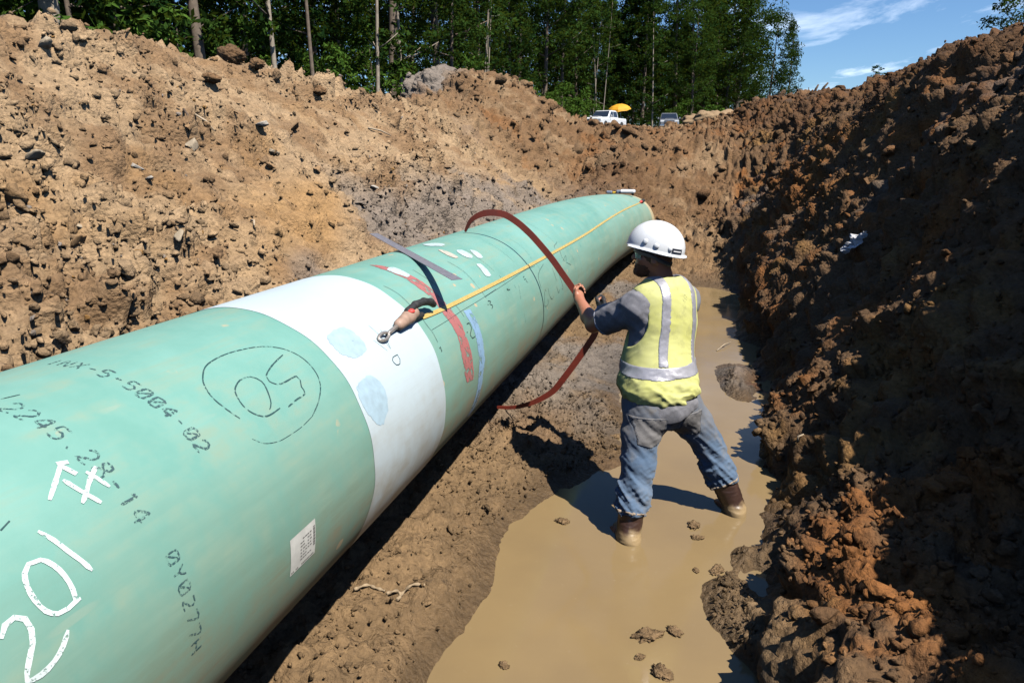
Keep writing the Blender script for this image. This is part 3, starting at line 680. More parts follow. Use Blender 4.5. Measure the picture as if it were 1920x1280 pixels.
pipe = empty('pipe', (PX, 2.0, 0)); pv = Vector((-PX, -2.0, 0))
tag(pipe, 'long green coated steel pipeline pipe lying in the trench', 'pipe')
def pchild(name, vs, fs, mat, smooth=True, parent=None):
    me = bpy.data.meshes.new(name); me.from_pydata([tuple(Vector(q) + pv) for q in vs], [], fs); me.update()
    if smooth:
        for p in me.polygons: p.use_smooth = True
    return link(name, me, mat, parent or pipe)
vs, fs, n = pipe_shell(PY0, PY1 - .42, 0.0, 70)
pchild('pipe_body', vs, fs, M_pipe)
# bare end, cut square with a bevel, open
vs = []; n = 128
for y, dr in ((PY1 - .42, -.001), (PY1 - .015, -.001), (PY1, -.012), (PY1, -.03), (PY1 - 1.2, -.03)):
    vs += [on_pipe(360.0 * k / n, y, dr) for k in range(n)]
pchild('cut_end', vs, [(i * n + k, i * n + (k + 1) % n, (i + 1) * n + (k + 1) % n, (i + 1) * n + k) for i in range(4) for k in range(n)], M_steel_end)
rw_ = random.Random(3); ph = [rw_.uniform(0, 6.28) for _ in range(12)]
def wob(th, side):
    a = R(th); e = [.006, .008][side]
    return e * (math.sin(3 * a + ph[side]) + .6 * math.sin(7 * a + ph[side + 2]) + .35 * math.sin(17 * a + ph[side + 4])) + (.035 * max(0, math.sin(a)) if side == 0 else .02 * max(0, math.sin(a)))
vs, fs, n = pipe_shell(2.15, 2.885, .0016, 16, 200, wob=wob)
pchild('white_joint_coating', vs, fs, M_white_coat)

def ribbon(pts, w, lift, closed=False, taper=True, seg=.012, rnd=None):
    """a brushed or penned stroke that follows the pipe's surface: pts are (degrees, y)"""
    q = [(R(a) * PR, y) for a, y in pts]; d = [q[0]]
    # smooth with Catmull-Rom
    P = []
    for i in range(len(q) - 1):
        p0, p1, p2, p3 = q[max(i - 1, 0)], q[i], q[i + 1], q[min(i + 2, len(q) - 1)]
        m = max(1, int(math.hypot(p2[0] - p1[0], p2[1] - p1[1]) / seg))
        for k in range(m):
            t = k / m
            P.append(tuple(.5 * (2 * p1[j] + (p2[j] - p0[j]) * t + (2 * p0[j] - 5 * p1[j] + 4 * p2[j] - p3[j]) * t * t + (3 * p1[j] - p0[j] - 3 * p2[j] + p3[j]) * t ** 3) for j in (0, 1)))
    P.append(q[-1]); vs, fs = [], []; m = len(P)
    for i, p in enumerate(P):
        a, b = P[max(i - 1, 0)], P[min(i + 1, m - 1)]; L = math.hypot(b[0] - a[0], b[1] - a[1]) or 1
        nx, ny = -(b[1] - a[1]) / L, (b[0] - a[0]) / L
        ww = w * .5 * (1 + (rnd.uniform(-.16, .16) if rnd else 0))
        if taper and m > 3 and (i == 0 or i == m - 1): ww *= .6
        for s in (-1, 1):
            vs.append(on_pipe(math.degrees((p[0] + nx * ww * s) / PR), p[1] + ny * ww * s, lift))
    for i in range(m - 1): fs.append((2 * i, 2 * i + 2, 2 * i + 3, 2 * i + 1))
    return vs, fs
def ink(name, c, rough=.6, gap=0.0, scale=60):
    """pen or paint; gap > 0 leaves the coating showing through worn places"""
    t = NT(name); v = t.coord('Object')
    t.done(t.mix(t.ramp(t.noise(v, 30, 3), .3, .7), c, tuple(x * .75 + .03 for x in c)), rough)
    if gap > 0: t.set(t.b.inputs['Alpha'], t.ramp(t.noise(v, scale, 4, .7), gap - .06, gap + .06))
    return t.m
M_ink = ink('black_marker', (.010, .055, .058), .5, .44, 50); M_ink2 = ink('black_pen', (.012, .04, .04), .5)
M_ink3 = ink('stencil_ink', (.02, .07, .08), .6, .50, 130)
M_chalk = ink('white_paint_marker', (.60, .70, .70), .6, .40, 110); M_red = ink('red_band_paint', (.36, .12, .115), .5, .42, 22)
M_blue = ink('blue_band_paint', (.20, .34, .50), .5, .42, 16); M_wp = ink('white_touch_up', (.44, .56, .58), .5, .36, 45); M_cp = ink('cream_touch_up', (.45, .43, .36), .5, .36, 45)
M_pb = ink('pale_blue_patch', (.33, .455, .535), .5, .22, 14)
rr = random.Random(5)
for kind, nm, mat, lift in (('pen', 'marker_stroke', M_ink, .0012), ('chalk', 'painted_stroke', M_chalk, .0022), ('thin', 'pen_line', M_ink2, .0022), ('num', 'pen_digit', M_ink2, .0028), ('scrib', 'pen_stroke', M_ink2, .0012), ('dash', 'pen_dash', M_ink3, .0012)):
    for pts, w in PEN[kind]:
        pchild(nm, *ribbon(pts, w * {'chalk': .52, 'pen': .5, 'thin': .5, 'scrib': .6, 'dash': .7, 'num': .75}[kind], lift, rnd=rr), mat); lift += .00003
def patch(pts, lift, rings=6):
    q = [(R(a) * PR, y) for a, y in pts]; P = []
    for i in range(len(q)):
        p0, p1, p2, p3 = q[i - 1], q[i], q[(i + 1) % len(q)], q[(i + 2) % len(q)]
        for k in range(6):
            t = k / 6
            P.append([.5 * (2 * p1[j] + (p2[j] - p0[j]) * t + (2 * p0[j] - 5 * p1[j] + 4 * p2[j] - p3[j]) * t * t + (3 * p1[j] - p0[j] - 3 * p2[j] + p3[j]) * t ** 3) for j in (0, 1)])
    cx = sum(p[0] for p in P) / len(P); cy = sum(p[1] for p in P) / len(P); m = len(P)
    vs = [on_pipe(math.degrees(cx / PR), cy, lift)]; fs = []
    for r_ in range(1, rings + 1):
        for p in P:
            k = r_ / rings * (1 + (rr.uniform(-.05, .05) if r_ == rings else 0))
            vs.append(on_pipe(math.degrees((cx + (p[0] - cx) * k) / PR), cy + (p[1] - cy) * k, lift))
    for i in range(m): fs.append((0, 1 + i, 1 + (i + 1) % m))
    for r_ in range(rings - 1):
        for i in range(m): fs.append((1 + r_ * m + i, 1 + (r_ + 1) * m + i, 1 + (r_ + 1) * m + (i + 1) % m, 1 + r_ * m + (i + 1) % m))
    return vs, fs
for kind, nm, mat, lift in (('white', 'touch_up_patch', M_wp, .0030), ('cream', 'touch_up_patch', M_cp, .0030), ('paleblue', 'pale_blue_patch', M_pb, .0026)):
    for pts in PATCH[kind]:
        pchild(nm, *patch(pts, lift), mat)
def strip(L, Rr, lift, n=60):
    def at(a, t):
        s = t * (len(a) - 1); i = min(int(s), len(a) - 2); f = s - i
        return [a[i][j] * (1 - f) + a[i + 1][j] * f for j in (0, 1)]
    vs, fs = [], []
    for i in range(n + 1):
        p, q = at(L, i / n), at(Rr, i / n)
        for k in range(5):
            u = k / 4; e = rr.uniform(-.005, .005) if k in (0, 4) else 0
            vs.append(on_pipe(p[0] * (1 - u) + q[0] * u, p[1] * (1 - u) + q[1] * u + e, lift))
    for i in range(n):
        for k in range(4): fs.append((i * 5 + k, i * 5 + k + 1, i * 5 + k + 6, i * 5 + k + 5))
    return vs, fs
def extend(L, n, dth): return L + [[L[-1][0] - dth * (k + 1), L[-1][1]] for k in range(n)]
pchild('red_paint_band', *strip(BAND['red'][0], BAND['red'][1], .0014), M_red)
pchild('blue_paint_band', *strip(extend(BAND['blue'][0], 3, 9), extend(BAND['blue'][1], 3, 9), .0012), M_blue)

# rows of stencilled figures, sprayed dot by dot
GLYPH = {'0': [[(0,.1),(0,.9),(.2,1),(.6,1),(.8,.9),(.8,.1),(.6,0),(.2,0),(0,.1)],[(.1,.15),(.7,.85)]], '1': [[(.2,.8),(.45,1),(.45,0)]], '2': [[(0,.8),(.2,1),(.6,1),(.8,.8),(.75,.55),(0,0),(.8,0)]],
 '4': [[(.6,0),(.6,1),(0,.35),(.85,.35)]], '5': [[(.8,1),(.05,1),(0,.55),(.5,.62),(.8,.4),(.75,.1),(.5,0),(0,.08)]], '7': [[(0,1),(.8,1),(.3,0)]], '8': [[(.4,.55),(.05,.75),(.15,1),(.65,1),(.75,.75),(.4,.55),(0,.3),(.1,0),(.7,0),(.8,.3),(.4,.55)]],
 'I': [[(.4,0),(.4,1)]], 'N': [[(0,0),(0,1),(.8,0),(.8,1)]], 'X': [[(0,0),(.8,1)],[(0,1),(.8,0)]], 'Y': [[(0,1),(.4,.5),(.8,1)],[(.4,.5),(.4,0)]], 'H': [[(0,0),(0,1)],[(.8,0),(.8,1)],[(0,.5),(.8,.5)]], '-': [[(.1,.5),(.7,.5)]], '.': [[(.35,.05),(.45,.1)]], ' ': []}
def stencil(text, th0, th1, y0, h, w=.005):
    """figures run down the pipe's flank, their heads towards the far end"""
    n = len(text); step = (th1 - th0) / (n - 1); cw = abs(step) * .62
    for i, ch in enumerate(text):
        vs, fs = [], []
        for line in GLYPH[ch]:
            q = [(th0 + step * i - (x / .8 - .5) * cw, y0 + y * h) for x, y in line]
            a, b = ribbon(q, w * rr.uniform(.8, 1.2), .0012, rnd=rr, seg=.006)
            o = len(vs); vs += a; fs += [tuple(k + o for k in f) for f in b]
        pchild('stencil_figure', vs, fs, M_ink3)
stencil('INX-5-5004-02', 92.5, 40.4, 1.435, .042, .0065)
stencil('2245.28-14', 75.0, 33.3, 1.165, .045, .0065)
stencil('0Y0277H', 20.5, -4.0, 1.19, .035, .005)

# printed paper label stuck on the flank
M_paper = ink('paper_label', (.55, .55, .52), .6); M_print = ink('label_print', (.04, .04, .04), .6)
def quad_on(th0, th1, y0, y1, lift, n=5):
    vs = [on_pipe(th0 + (th1 - th0) * i / n, y, lift) for i in range(n + 1) for y in (y0, y1)]
    return vs, [(2 * i, 2 * i + 1, 2 * i + 3, 2 * i + 2) for i in range(n)]
lab = pchild('paper_label', *quad_on(1.1, -11.5, 1.611, 1.748, .0014), M_paper)
vs, fs = [], []
def addq(*a):
    v_, f_ = quad_on(*a); o = len(vs); vs.extend(v_); fs.extend([tuple(i + o for i in f) for f in f_])
for a, b in ((.0, .25), (.45, .55), (.8, 1.2), (1.4, 1.6), (1.9, 2.1), (2.35, 2.8), (3.0, 3.15), (3.5, 3.9), (4.1, 4.3), (4.7, 5.2), (5.4, 5.55), (5.9, 6.3), (6.5, 6.7), (7.0, 7.4)):
    addq(-.9 - a * .92, -.9 - b * .92, 1.733, 1.744, .0022, 1)                    # barcode on the far edge
for k in range(7):
    for j in range(5):
        y = 1.662 + .013 * j
        if rr.random() < .75: addq(-1.6 - k * 1.15, -1.6 - k * 1.15 - .35, y, y + rr.uniform(.006, .011), .0022, 1)   # lines of small print
for k in range(16):
    y = 1.616 + .0078 * k
    if rr.random() < .8: addq(-10.4, -10.85, y, y + .005, .0022, 1)
pchild('label_print', vs, fs, M_print, False, lab)
# ------------------------------------------------------------------ the wood behind the trench
def leaf_material(name, a, b, tr=.25):
    t = NT(name); c = t.coord('Object'); at = t.n('ShaderNodeAttribute', attribute_name='leafvar')
    base = t.mix(at.outputs['Fac'], a, b)
    d = t.n('ShaderNodeBsdfDiffuse'); t.set(d.inputs['Color'], base)
    tl = t.n('ShaderNodeBsdfTranslucent'); t.set(tl.inputs['Color'], t.mix(.5, base, (.16, .22, .02)))
    mx = t.n('ShaderNodeMixShader'); mx.inputs[0].default_value = tr
    t.t.links.new(d.outputs[0], mx.inputs[1]); t.t.links.new(tl.outputs[0], mx.inputs[2])
    gl = t.n('ShaderNodeBsdfGlossy'); gl.inputs['Roughness'].default_value = .45; gl.inputs['Color'].default_value = (1, 1, 1, 1)
    m2 = t.n('ShaderNodeMixShader'); m2.inputs[0].default_value = .0
    t.t.links.new(mx.outputs[0], m2.inputs[1]); t.t.links.new(gl.outputs[0], m2.inputs[2])
    t.t.links.new(m2.outputs[0], t.out.inputs['Surface']); return t.m
M_leaf = [leaf_material('dark_leaves', (.006, .019, .006), (.021, .05, .012)), leaf_material('mid_leaves', (.011, .03, .008), (.038, .078, .016)), leaf_material('light_leaves', (.03, .07, .012), (.075, .14, .025))]
M_bark = plain('grey_brown_bark', (.13, .10, .075), .9, 0, .3, 8, .8, 30)
M_bark_pale = plain('pale_bark', (.26, .22, .17), .85, 0, .3, 6, .6, 24)
def leaves(centres, radii, per, size, rs, droop=.3, flat=.6):
    """many small leaf blades, clumped on the given centres"""
    n = len(centres) * per
    c = np.repeat(centres, per, 0); r = np.repeat(radii, per)
    u = rs.normal(size=(n, 3)); u /= np.linalg.norm(u, axis=1)[:, None]
    p = c + u * (r * rs.uniform(.25, 1.0, n) ** .5)[:, None] * np.array([1, 1, flat])
    nrm = rs.normal(size=(n, 3)) * .8 + u * .5 + np.array([0, 0, .9]); nrm /= np.linalg.norm(nrm, axis=1)[:, None]
    a = rs.normal(size=(n, 3)); a -= nrm * (a * nrm).sum(1)[:, None]; a /= np.linalg.norm(a, axis=1)[:, None]; a[:, 2] -= droop * .3
    b = np.cross(nrm, a); s = size * rs.uniform(.6, 1.4, n)[:, None]
    q = np.stack([p - a * s, p + b * s * .42 - a * s * .1, p + a * s, p - b * s * .42 - a * s * .1], 1).reshape(-1, 3)
    f = np.arange(4 * n).reshape(-1, 4)
    var = np.repeat(np.clip(rs.normal(.45, .25, n) + np.repeat(rs.normal(0, .18, len(centres)), per), 0, 1), 4)
    return q, f, var
def make_tree(seed, H, crown0, crown_r, trunk_r, nclump, per, size, shape='round', stems=1, limbs=9):
    rs = np.random.RandomState(seed); m = MB(); cs, rads = [], []
    for st in range(stems):
        lean = rs.normal(size=2) * (.03 if stems == 1 else .10); off = rs.normal(size=2) * (.0 if stems == 1 else .25)
        pts, rr_ = [], []
        for i in range(9):
            t_ = i / 8; z = H * .93 * t_
            pts.append((off[0] + lean[0] * z + .10 * math.sin(3 * t_ + seed), off[1] + lean[1] * z + .10 * math.cos(2.3 * t_ + seed), z - .3)); rr_.append(trunk_r * (1.25 if i == 0 else 1) * (1 - .86 * t_) / (stems ** .5))
        m.tube(pts, rr_, 8)
        for k in range(limbs):
            t_ = rs.uniform(crown0 * .8, .95); i = int(t_ * 8); p = np.array(pts[i]); an = rs.uniform(0, 6.283); L = crown_r * rs.uniform(.5, 1.0) * (1.1 - .6 * t_)
            d = np.array([math.cos(an), math.sin(an), rs.uniform(.2, .8)]); e = p + d * L
            m.tube([p, p + d * L * .5 + (0, 0, -.04 * L), e], [rr_[i] * .45, rr_[i] * .28, .012], 5)
            for q in (.45, .75, 1.0): cs.append(p + d * L * q + rs.normal(size=3) * .25); rads.append(crown_r * rs.uniform(.14, .26))
    for k in range(nclump):
        t_ = crown0 + (1 - crown0) * rs.rand() ** .9
        if shape == 'round': w = crown_r * math.sqrt(max(.05, 1 - ((t_ - (crown0 + .42 * (1 - crown0))) / (.62 * (1 - crown0))) ** 2))
        elif shape == 'cone': w = crown_r * (1.05 - t_) / (1.05 - crown0)
        else: w = crown_r * (.55 + .45 * rs.rand())
        an = rs.uniform(0, 6.283); rr2 = w * rs.uniform(.35, 1) ** .6
        cs.append(np.array([math.cos(an) * rr2, math.sin(an) * rr2, H * t_])); rads.append(crown_r * rs.uniform(.13, .27))
    q, f, var = leaves(np.array(cs), np.array(rads), per, size, rs)
    cm = np_mesh('crown', q, f); vfloat(cm, 'leafvar', var)
    return m.mesh('trunk', True), cm
# kinds: (mesh pair, leaf material, bark)
KIND = {
 'broad': (make_tree(1, 15, .20, 3.6, .20, 150, 60, .125), M_leaf[0], M_bark),
 'broad2': (make_tree(2, 17, .28, 3.3, .19, 140, 60, .125), M_leaf[1], M_bark),
 'tall': (make_tree(3, 18, .42, 2.6, .16, 95, 56, .12, 'column'), M_leaf[1], M_bark),
 'pale_tall': (make_tree(13, 18, .42, 2.6, .17, 95, 56, .12, 'column'), M_leaf[1], M_bark_pale),
 'dark_slim': (make_tree(14, 13, .30, 1.7, .075, 60, 44, .11, 'column', 1, 12), M_leaf[0], M_bark),
 'slim': (make_tree(4, 13, .30, 1.7, .085, 60, 44, .11, 'column', 1, 12), M_leaf[1], M_bark_pale),
 'thin_stems': (make_tree(5, 14, .45, 2.2, .11, 46, 30, .13, 'column', 3, 6), M_leaf[1], M_bark_pale),
 'conifer': (make_tree(6, 16, .12, 2.7, .18, 170, 54, .115, 'cone'), M_leaf[0], M_bark),
 'sapling': (make_tree(7, 5.5, .10, 1.5, .04, 42, 36, .11, 'round', 1, 10), M_leaf[1], M_bark),
 'bush': (make_tree(8, 3.0, .02, 1.7, .03, 60, 40, .11, 'round', 2, 8), M_leaf[2], M_bark),
 'under': (make_tree(9, 4.2, .05, 2.1, .045, 60, 40, .12, 'round', 1, 12), M_leaf[2], M_bark),
}
def ground_z(x, y):
    j = np.clip(np.searchsorted(gx, x), 1, NX - 1); i = np.clip(np.searchsorted(gy, y), 1, NY - 1)
    return float(P1[i * NX + j, 2])
def tree(kind, x, y, s, rz, label, name, group=None, cat='tree', leafmat=None):
    (tm, cm), lm, bk = KIND[kind]
    o = empty(name, (x, y, ground_z(x, y)), rz); o.scale = (s, s, s)
    if not tm.materials: tm.materials.append(bk); cm.materials.append(lm)
    a = bpy.data.objects.new('trunk', tm); b = bpy.data.objects.new('crown', cm)
    for q in (a, b): col.objects.link(q); q.parent = o
    tag(o, label, cat, group); return o
def polar(px, dist):
    """a spot on the ground that far away, on the bearing of a picture column"""
    a = math.atan2(px - 960, 1350 * 1.06) - R(YAW); return dist * math.sin(a), dist * math.cos(a)
rt = random.Random(21)
# trees that stand out at the wood's edge, left to right
for px, dist, kind, s, lab in (
  (112, 17, 'pale_tall', 1.15, 'thick pale trunked tree at the far left behind the bank'),
  (165, 19, 'dark_slim', .9, 'slim red brown trunk just right of the thick pale trunk'),
  (248, 21, 'dark_slim', 1.0, 'slender tree rising behind the left bank crest, third trunk from left'),
  (380, 24, 'tall', 1.1, 'straight grey trunk with dark foliage, fourth trunk from left'),
  (520, 26, 'slim', 1.1, 'thin pale stem in front of the dark wood, above the dark clod'),
  (590, 28, 'dark_slim', 1.1, 'tall thin trunk in the middle of the left wood'),
  (708, 32, 'slim', 1.1, 'pale slender stem beside the leafy undergrowth, left of the mound'),
  (748, 36, 'slim', 1.15, 'pale thin stem nearest left of the grey clay heap'),
  (845, 46, 'broad2', .8, 'leafy tree standing behind the grey clay heap'),
  (905, 50, 'thin_stems', .95, 'bare pale forked stems above the brown mound'),
  (1120, 96, 'thin_stems', 1.35, 'tall pale multi stemmed tree right behind the white pickup'),
  (1225, 98, 'slim', 1.5, 'single straight pale trunk between the two pickups'),
  (1300, 100, 'broad2', .95, 'mid green tree right of the grey pickup'),
  (1440, 104, 'broad', 1.02, 'rounded tree second from the right edge of the wood'),
  (1478, 108, 'conifer', .92, 'last tree at the right end of the wood against the sky')):
    x, y = polar(px, dist); tree(kind, x, y, s, rt.uniform(0, 6.28), lab, 'tree')
# the wood behind them
KINDW = {'broad': 'broad dark crowned tree', 'broad2': 'mid green leafy tree', 'conifer': 'cone shaped dark tree', 'tall': 'tall pale trunked tree'}
def section(px):
    return 'deep in the wood above the far left bank' if px < 300 else 'massed in the wood above the middle of the left bank' if px < 620 else 'in the wood left of the grey clay heap' if px < 780 else 'behind the brown mound' if px < 1060 else 'standing behind the white pickup' if px < 1190 else 'standing behind the grey pickup' if px < 1310 else 'near the right end of the wood'
for ring, (d0, d1) in enumerate(((1.10, 1.25), (1.3, 1.5), (1.6, 1.9))):
    px = -160 + ring * 23
    while px < 1400:
        edge = float(np.interp(px, [-200, 100, 380, 700, 850, 1000, 1100, 1300, 1480], [16, 19, 26, 36, 50, 70, 95, 101, 106]))
        dist = edge * rt.uniform(d0, d1); x, y = polar(px + rt.uniform(-12, 12), dist)
        k = rt.choice(['broad', 'broad', 'broad2', 'conifer', 'tall'])
        lb = KINDW[k] + ' ' + section(px); tree(k, x, y, rt.uniform(.85, 1.2) * (1.0 if dist < 45 else 1.5), rt.uniform(0, 6.28), lb, 'tree', lb + ' (several)')
        px += rt.uniform(.75, 1.1) * 1350 * 3.6 / dist * (1 if px < 1000 else .8)
# undergrowth along the edge
UG = 'undergrowth along the edge of the wood'; ULAB = 'low leafy shrub in the undergrowth along the edge of the wood'
px = -20
while px < 1330:
    edge = float(np.interp(px, [-200, 100, 380, 700, 850, 1000, 1100, 1300, 1480], [16, 19, 26, 36, 50, 70, 95, 101, 106]))
    dist = edge * rt.uniform(.92, 1.08); x, y = polar(px, dist)
    ks = rt.choice(['sapling', 'under', 'sapling', 'under']); ul = ('slim leafy sapling ' if ks == 'sapling' else 'low bright shrub ') + section(px).replace('massed in', 'at the edge of').replace('deep in', 'at the edge of')
    tree(ks, x, y, rt.uniform(.7, 1.25), rt.uniform(0, 6.28), ul, 'shrub', ul + ' (several)', 'shrub')
    px += rt.uniform(.6, 1.3) * 1350 * 2.2 / dist
for px, dist, s, lab in ((1345, 92, 1.15, 'bright green bush in front of the wood, right of the pickups'), (1372, 88, .85, 'small bright green bush beside the brown heap')):
    x, y = polar(px, dist); tree('bush', x, y, s, rt.uniform(0, 6.28), lab, 'bush', None, 'bush')
x, y = polar(1915, 30); tree('broad2', x, y, .42, 1.0, 'small tree peeping over the right bank at the top right corner', 'tree')
x, y = polar(1645, 24); tree('sapling', x, y, .16, 1.0, 'tiny weed growing on the crest of the right bank', 'weed', None, 'weed')
# ------------------------------------------------------------------ vehicles parked beyond the trench
M_wpaint = plain('white_car_paint', (.58, .59, .60), .22, 0, .04, 2); M_gpaint = plain('grey_car_paint', (.22, .23, .25), .25, .3, .06, 2)
M_glass = plain('dark_car_glass', (.015, .022, .035), .06, 0, .1, 2); M_tyre = plain('tyre_rubber', (.02, .02, .02), .85); M_rim = plain('wheel_rim', (.35, .35, .36), .35, .8)
M_black = plain('black_trim', (.02, .02, .022), .5); M_chrome = plain('chrome_trim', (.55, .56, .58), .18, 1.0, .05, 4); M_lamp = plain('lamp_glass', (.62, .64, .66), .12)
def loft(secs):
    """body panels lofted through cross-sections: each a closed ring of points"""
    n = len(secs[0]); vs = [p for s_ in secs for p in s_]; fs = []
    for i in range(len(secs) - 1):
        for k in range(n): fs.append((i * n + k, i * n + (k + 1) % n, (i + 1) * n + (k + 1) % n, (i + 1) * n + k))
    fs += [tuple(range(n - 1, -1, -1)), tuple((len(secs) - 1) * n + k for k in range(n))]
    return MB().add(vs, fs)
def ring(y, hw, z0, z1, r=.10, top=None):
    t_ = top if top is not None else hw - .06
    return [(-hw + r * .4, y, z0), (hw - r * .4, y, z0), (hw, y, z0 + r), (hw, y, z1 - r * 1.6), (t_, y, z1), (-t_, y, z1), (-hw, y, z1 - r * 1.6), (-hw, y, z0 + r)]
def pickup(name, x, y, z, rz, paint, label, cat='pickup'):
    """front towards -y; 5.8 m long, 2.0 m wide, 1.95 m tall"""
    o = empty(name, (x, y, z), rz)
    loft([ring(-2.9, .86, .48, .92), ring(-2.84, .96, .42, 1.12), ring(-2.5, 1.0, .42, 1.24), ring(-1.35, 1.0, .42, 1.30), ring(-1.2, 1.0, .42, 1.24), ring(.95, 1.0, .42, 1.24), ring(1.0, 1.0, .42, 1.26), ring(2.85, .99, .45, 1.26), ring(2.92, .95, .50, 1.2)]).build('body', paint, o)
    cabr = lambda y, zt, hw: [(-.96, y, 1.2), (.96, y, 1.2), (hw, y, zt - .06), (hw - .08, y, zt), (-hw + .08, y, zt), (-hw, y, zt - .06)]
    cab = loft([cabr(-1.30, 1.27, .93), cabr(-.55, 1.90, .80), cabr(-.3, 1.95, .79), cabr(.75, 1.95, .79), cabr(.98, 1.86, .80), cabr(1.02, 1.27, .92)]).build('cab', paint, o)
    MB().add([(-.86, -1.262, 1.32), (.86, -1.262, 1.32), (.73, -.60, 1.875), (-.73, -.60, 1.875)], [(0, 1, 2, 3)]).build('windscreen', M_glass, o)
    for sd in (-1, 1):
        X = lambda z_: sd * (.965 - (z_ - 1.2) * .215)
        MB().add([(X(1.32), -1.0, 1.32), (X(1.32), -.1, 1.32), (X(1.82), -.1, 1.82), (X(1.82), -.48, 1.82)], [(0, 1, 2, 3)]).build('side_window', M_glass, o)
        MB().add([(X(1.32), -.0, 1.32), (X(1.32), .85, 1.32), (X(1.82), .80, 1.82), (X(1.82), .0, 1.82)], [(0, 1, 2, 3)]).build('side_window', M_glass, o)
        MB().box((sd * 1.10 - .09, -1.02, 1.28), (sd * 1.10 + .09, -.92, 1.48), .03).build('wing_mirror', paint, o)
        MB().box((sd * .72 - .21, -2.90, .92), (sd * .72 + .21, -2.80, 1.10), .03).build('headlight', M_lamp, o)
        MB().box((sd * 1.006 - .012, -.18, 1.06), (sd * 1.006 + .012, -.02, 1.10), .008).build('door_handle', M_black, o)
        for wy in (-1.95, 1.75):
            w_ = MB().tube([(sd * .80, wy, .40), (sd * .84, wy, .40), (sd * 1.0, wy, .40), (sd * 1.02, wy, .40)], [.36, .40, .40, .36], 20).build('wheel', M_tyre, o)
            MB().tube([(sd * 1.015, wy, .40), (sd * 1.03, wy, .40)], [.25, .22], 14).build('rim', M_rim, w_)
            MB().tube([(sd * .78, wy, .46), (sd * 1.003, wy, .46)], .47, 20).build('wheel_arch', M_black, o)
    MB().box((-.52, -2.925, .72), (.52, -2.86, 1.08), .03).build('grille', M_black, o)
    for k in range(2): MB().box((-.54, -2.95, .80 + .16 * k), (.54, -2.90, .85 + .16 * k), .015).build('grille_bar', M_chrome, o)
    MB().box((-.96, -3.02, .48), (.96, -2.86, .70), .05).build('bumper', M_chrome, o)
    MB().box((-.45, -2.4, 1.245), (.45, -1.5, 1.325), .06).build('bonnet_bulge', paint, o)
    MB().box((-.93, 1.1, 1.263), (.93, 2.8, 1.268)).build('load_bed', M_black, o)
    tag(o, label, cat); return o
def spot(px, py, dist):
    """the place on that bearing and at that height"""
    x, y = polar(px, dist); return x, y
def car_z(py, dist): return CAM_H + dist * math.tan(math.atan((640 - py) / 1350.0) - R(PITCH))
x, y = polar(1137, 74); pickup('pickup_truck', x, y, car_z(247, 74), R(-17), M_wpaint, 'white pickup truck parked beside the yellow parasol beyond the trench')
x, y = polar(1258, 82); pickup('pickup_truck', x, y, car_z(249, 82), R(5), M_gpaint, 'silver grey pickup with dark windscreen, right of the white pickup')
x, y = polar(1336, 84); pickup('pickup_truck', x, y, car_z(253, 84), R(-70), M_wpaint, 'white vehicle almost hidden behind the pale dirt heap')
# parasol with a short pole
x, y = polar(1166, 79); px_, py_, pz_ = x, y, car_z(247, 79)
um = empty('parasol', (px_, py_, pz_)); tag(um, 'open yellow orange parasol standing behind the white pickup', 'parasol')
M_umb = NT('yellow_canvas'); M_umb = M_umb.done((.55, .27, .010), .7, 0, None, **{'Subsurface Weight': 0.0})
m = MB(); n = 8; vs = [(0, 0, 2.35)]
for rr_, zz_ in ((.35, 2.30), (.7, 2.18), (.95, 2.00), (1.05, 1.80)):
    for k in range(n * 2):
        a = math.pi * k / n; sc = 1 if k % 2 == 0 else .955
        vs.append((rr_ * sc * math.cos(a), rr_ * sc * math.sin(a), zz_ + (.0 if k % 2 == 0 else -.015) + (.05 if (k % 2 and rr_ > 1) else 0)))
fs = [(0, 1 + k, 1 + (k + 1) % 16) for k in range(16)] + [(1 + r_ * 16 + k, 1 + (r_ + 1) * 16 + k, 1 + (r_ + 1) * 16 + (k + 1) % 16, 1 + r_ * 16 + (k + 1) % 16) for r_ in range(3) for k in range(16)]
can = m.add(vs, fs).build('canopy', M_umb, um); can.rotation_euler = (R(12), R(-4), 0); can.location = (0, .55, .10); can.scale = (1.15, 1.15, 1.15)
MB().tube([(0, .0, -.4), (0, .0, 2.2)], .025, 8).build('pole', plain('parasol_pole', (.35, .33, .30), .5), um)
for k in range(8):
    a = math.pi * k / 4; rb = MB().tube([(0, 0, 2.31), (.68 * math.cos(a), .68 * math.sin(a), 2.16), (1.03 * math.cos(a), 1.03 * math.sin(a), 1.80)], .012, 5).build('rib', M_black, can)
# ------------------------------------------------------------------ the worker, standing in the puddle and holding the hoop
def V3(*a): return np.array(a, dtype=float)
L_ank, R_ank = V3(-.335, 3.76, .02), V3(.262, 4.26, .03)
L_knee, R_knee = V3(-.312, 3.91, .41), V3(.075, 4.27, .41)
L_hip, R_hip = V3(-.305, 4.02, .76), V3(-.125, 4.17, .76)
PEL, WAIST, CHEST, NECK = V3(-.215, 4.10, .78), V3(-.228, 4.135, .93), V3(-.232, 4.20, 1.17), V3(-.235, 4.225, 1.40)
HEADC = V3(-.292, 4.20, 1.572)
L_sh, R_sh = V3(-.365, 4.10, 1.285), V3(-.125, 4.40, 1.275)
L_elb, L_wri = V3(-.655, 4.30, 1.115), V3(-.792, 4.575, 1.212)
R_elb, R_wri = V3(-.36, 4.62, 1.02), V3(-.62, 4.73, 1.11)
BR = V3(.72, .69, 0); BR /= np.linalg.norm(BR); BF = V3(-BR[1], BR[0], 0)      # the torso's right and front
BM = np.array([BR, BF, V3(0, 0, 1)])
HF = V3(-.985, .03, .06); HF /= np.linalg.norm(HF); HR = np.cross(HF, V3(0, 0, 1)); HR /= np.linalg.norm(HR); HU = np.cross(HR, HF)
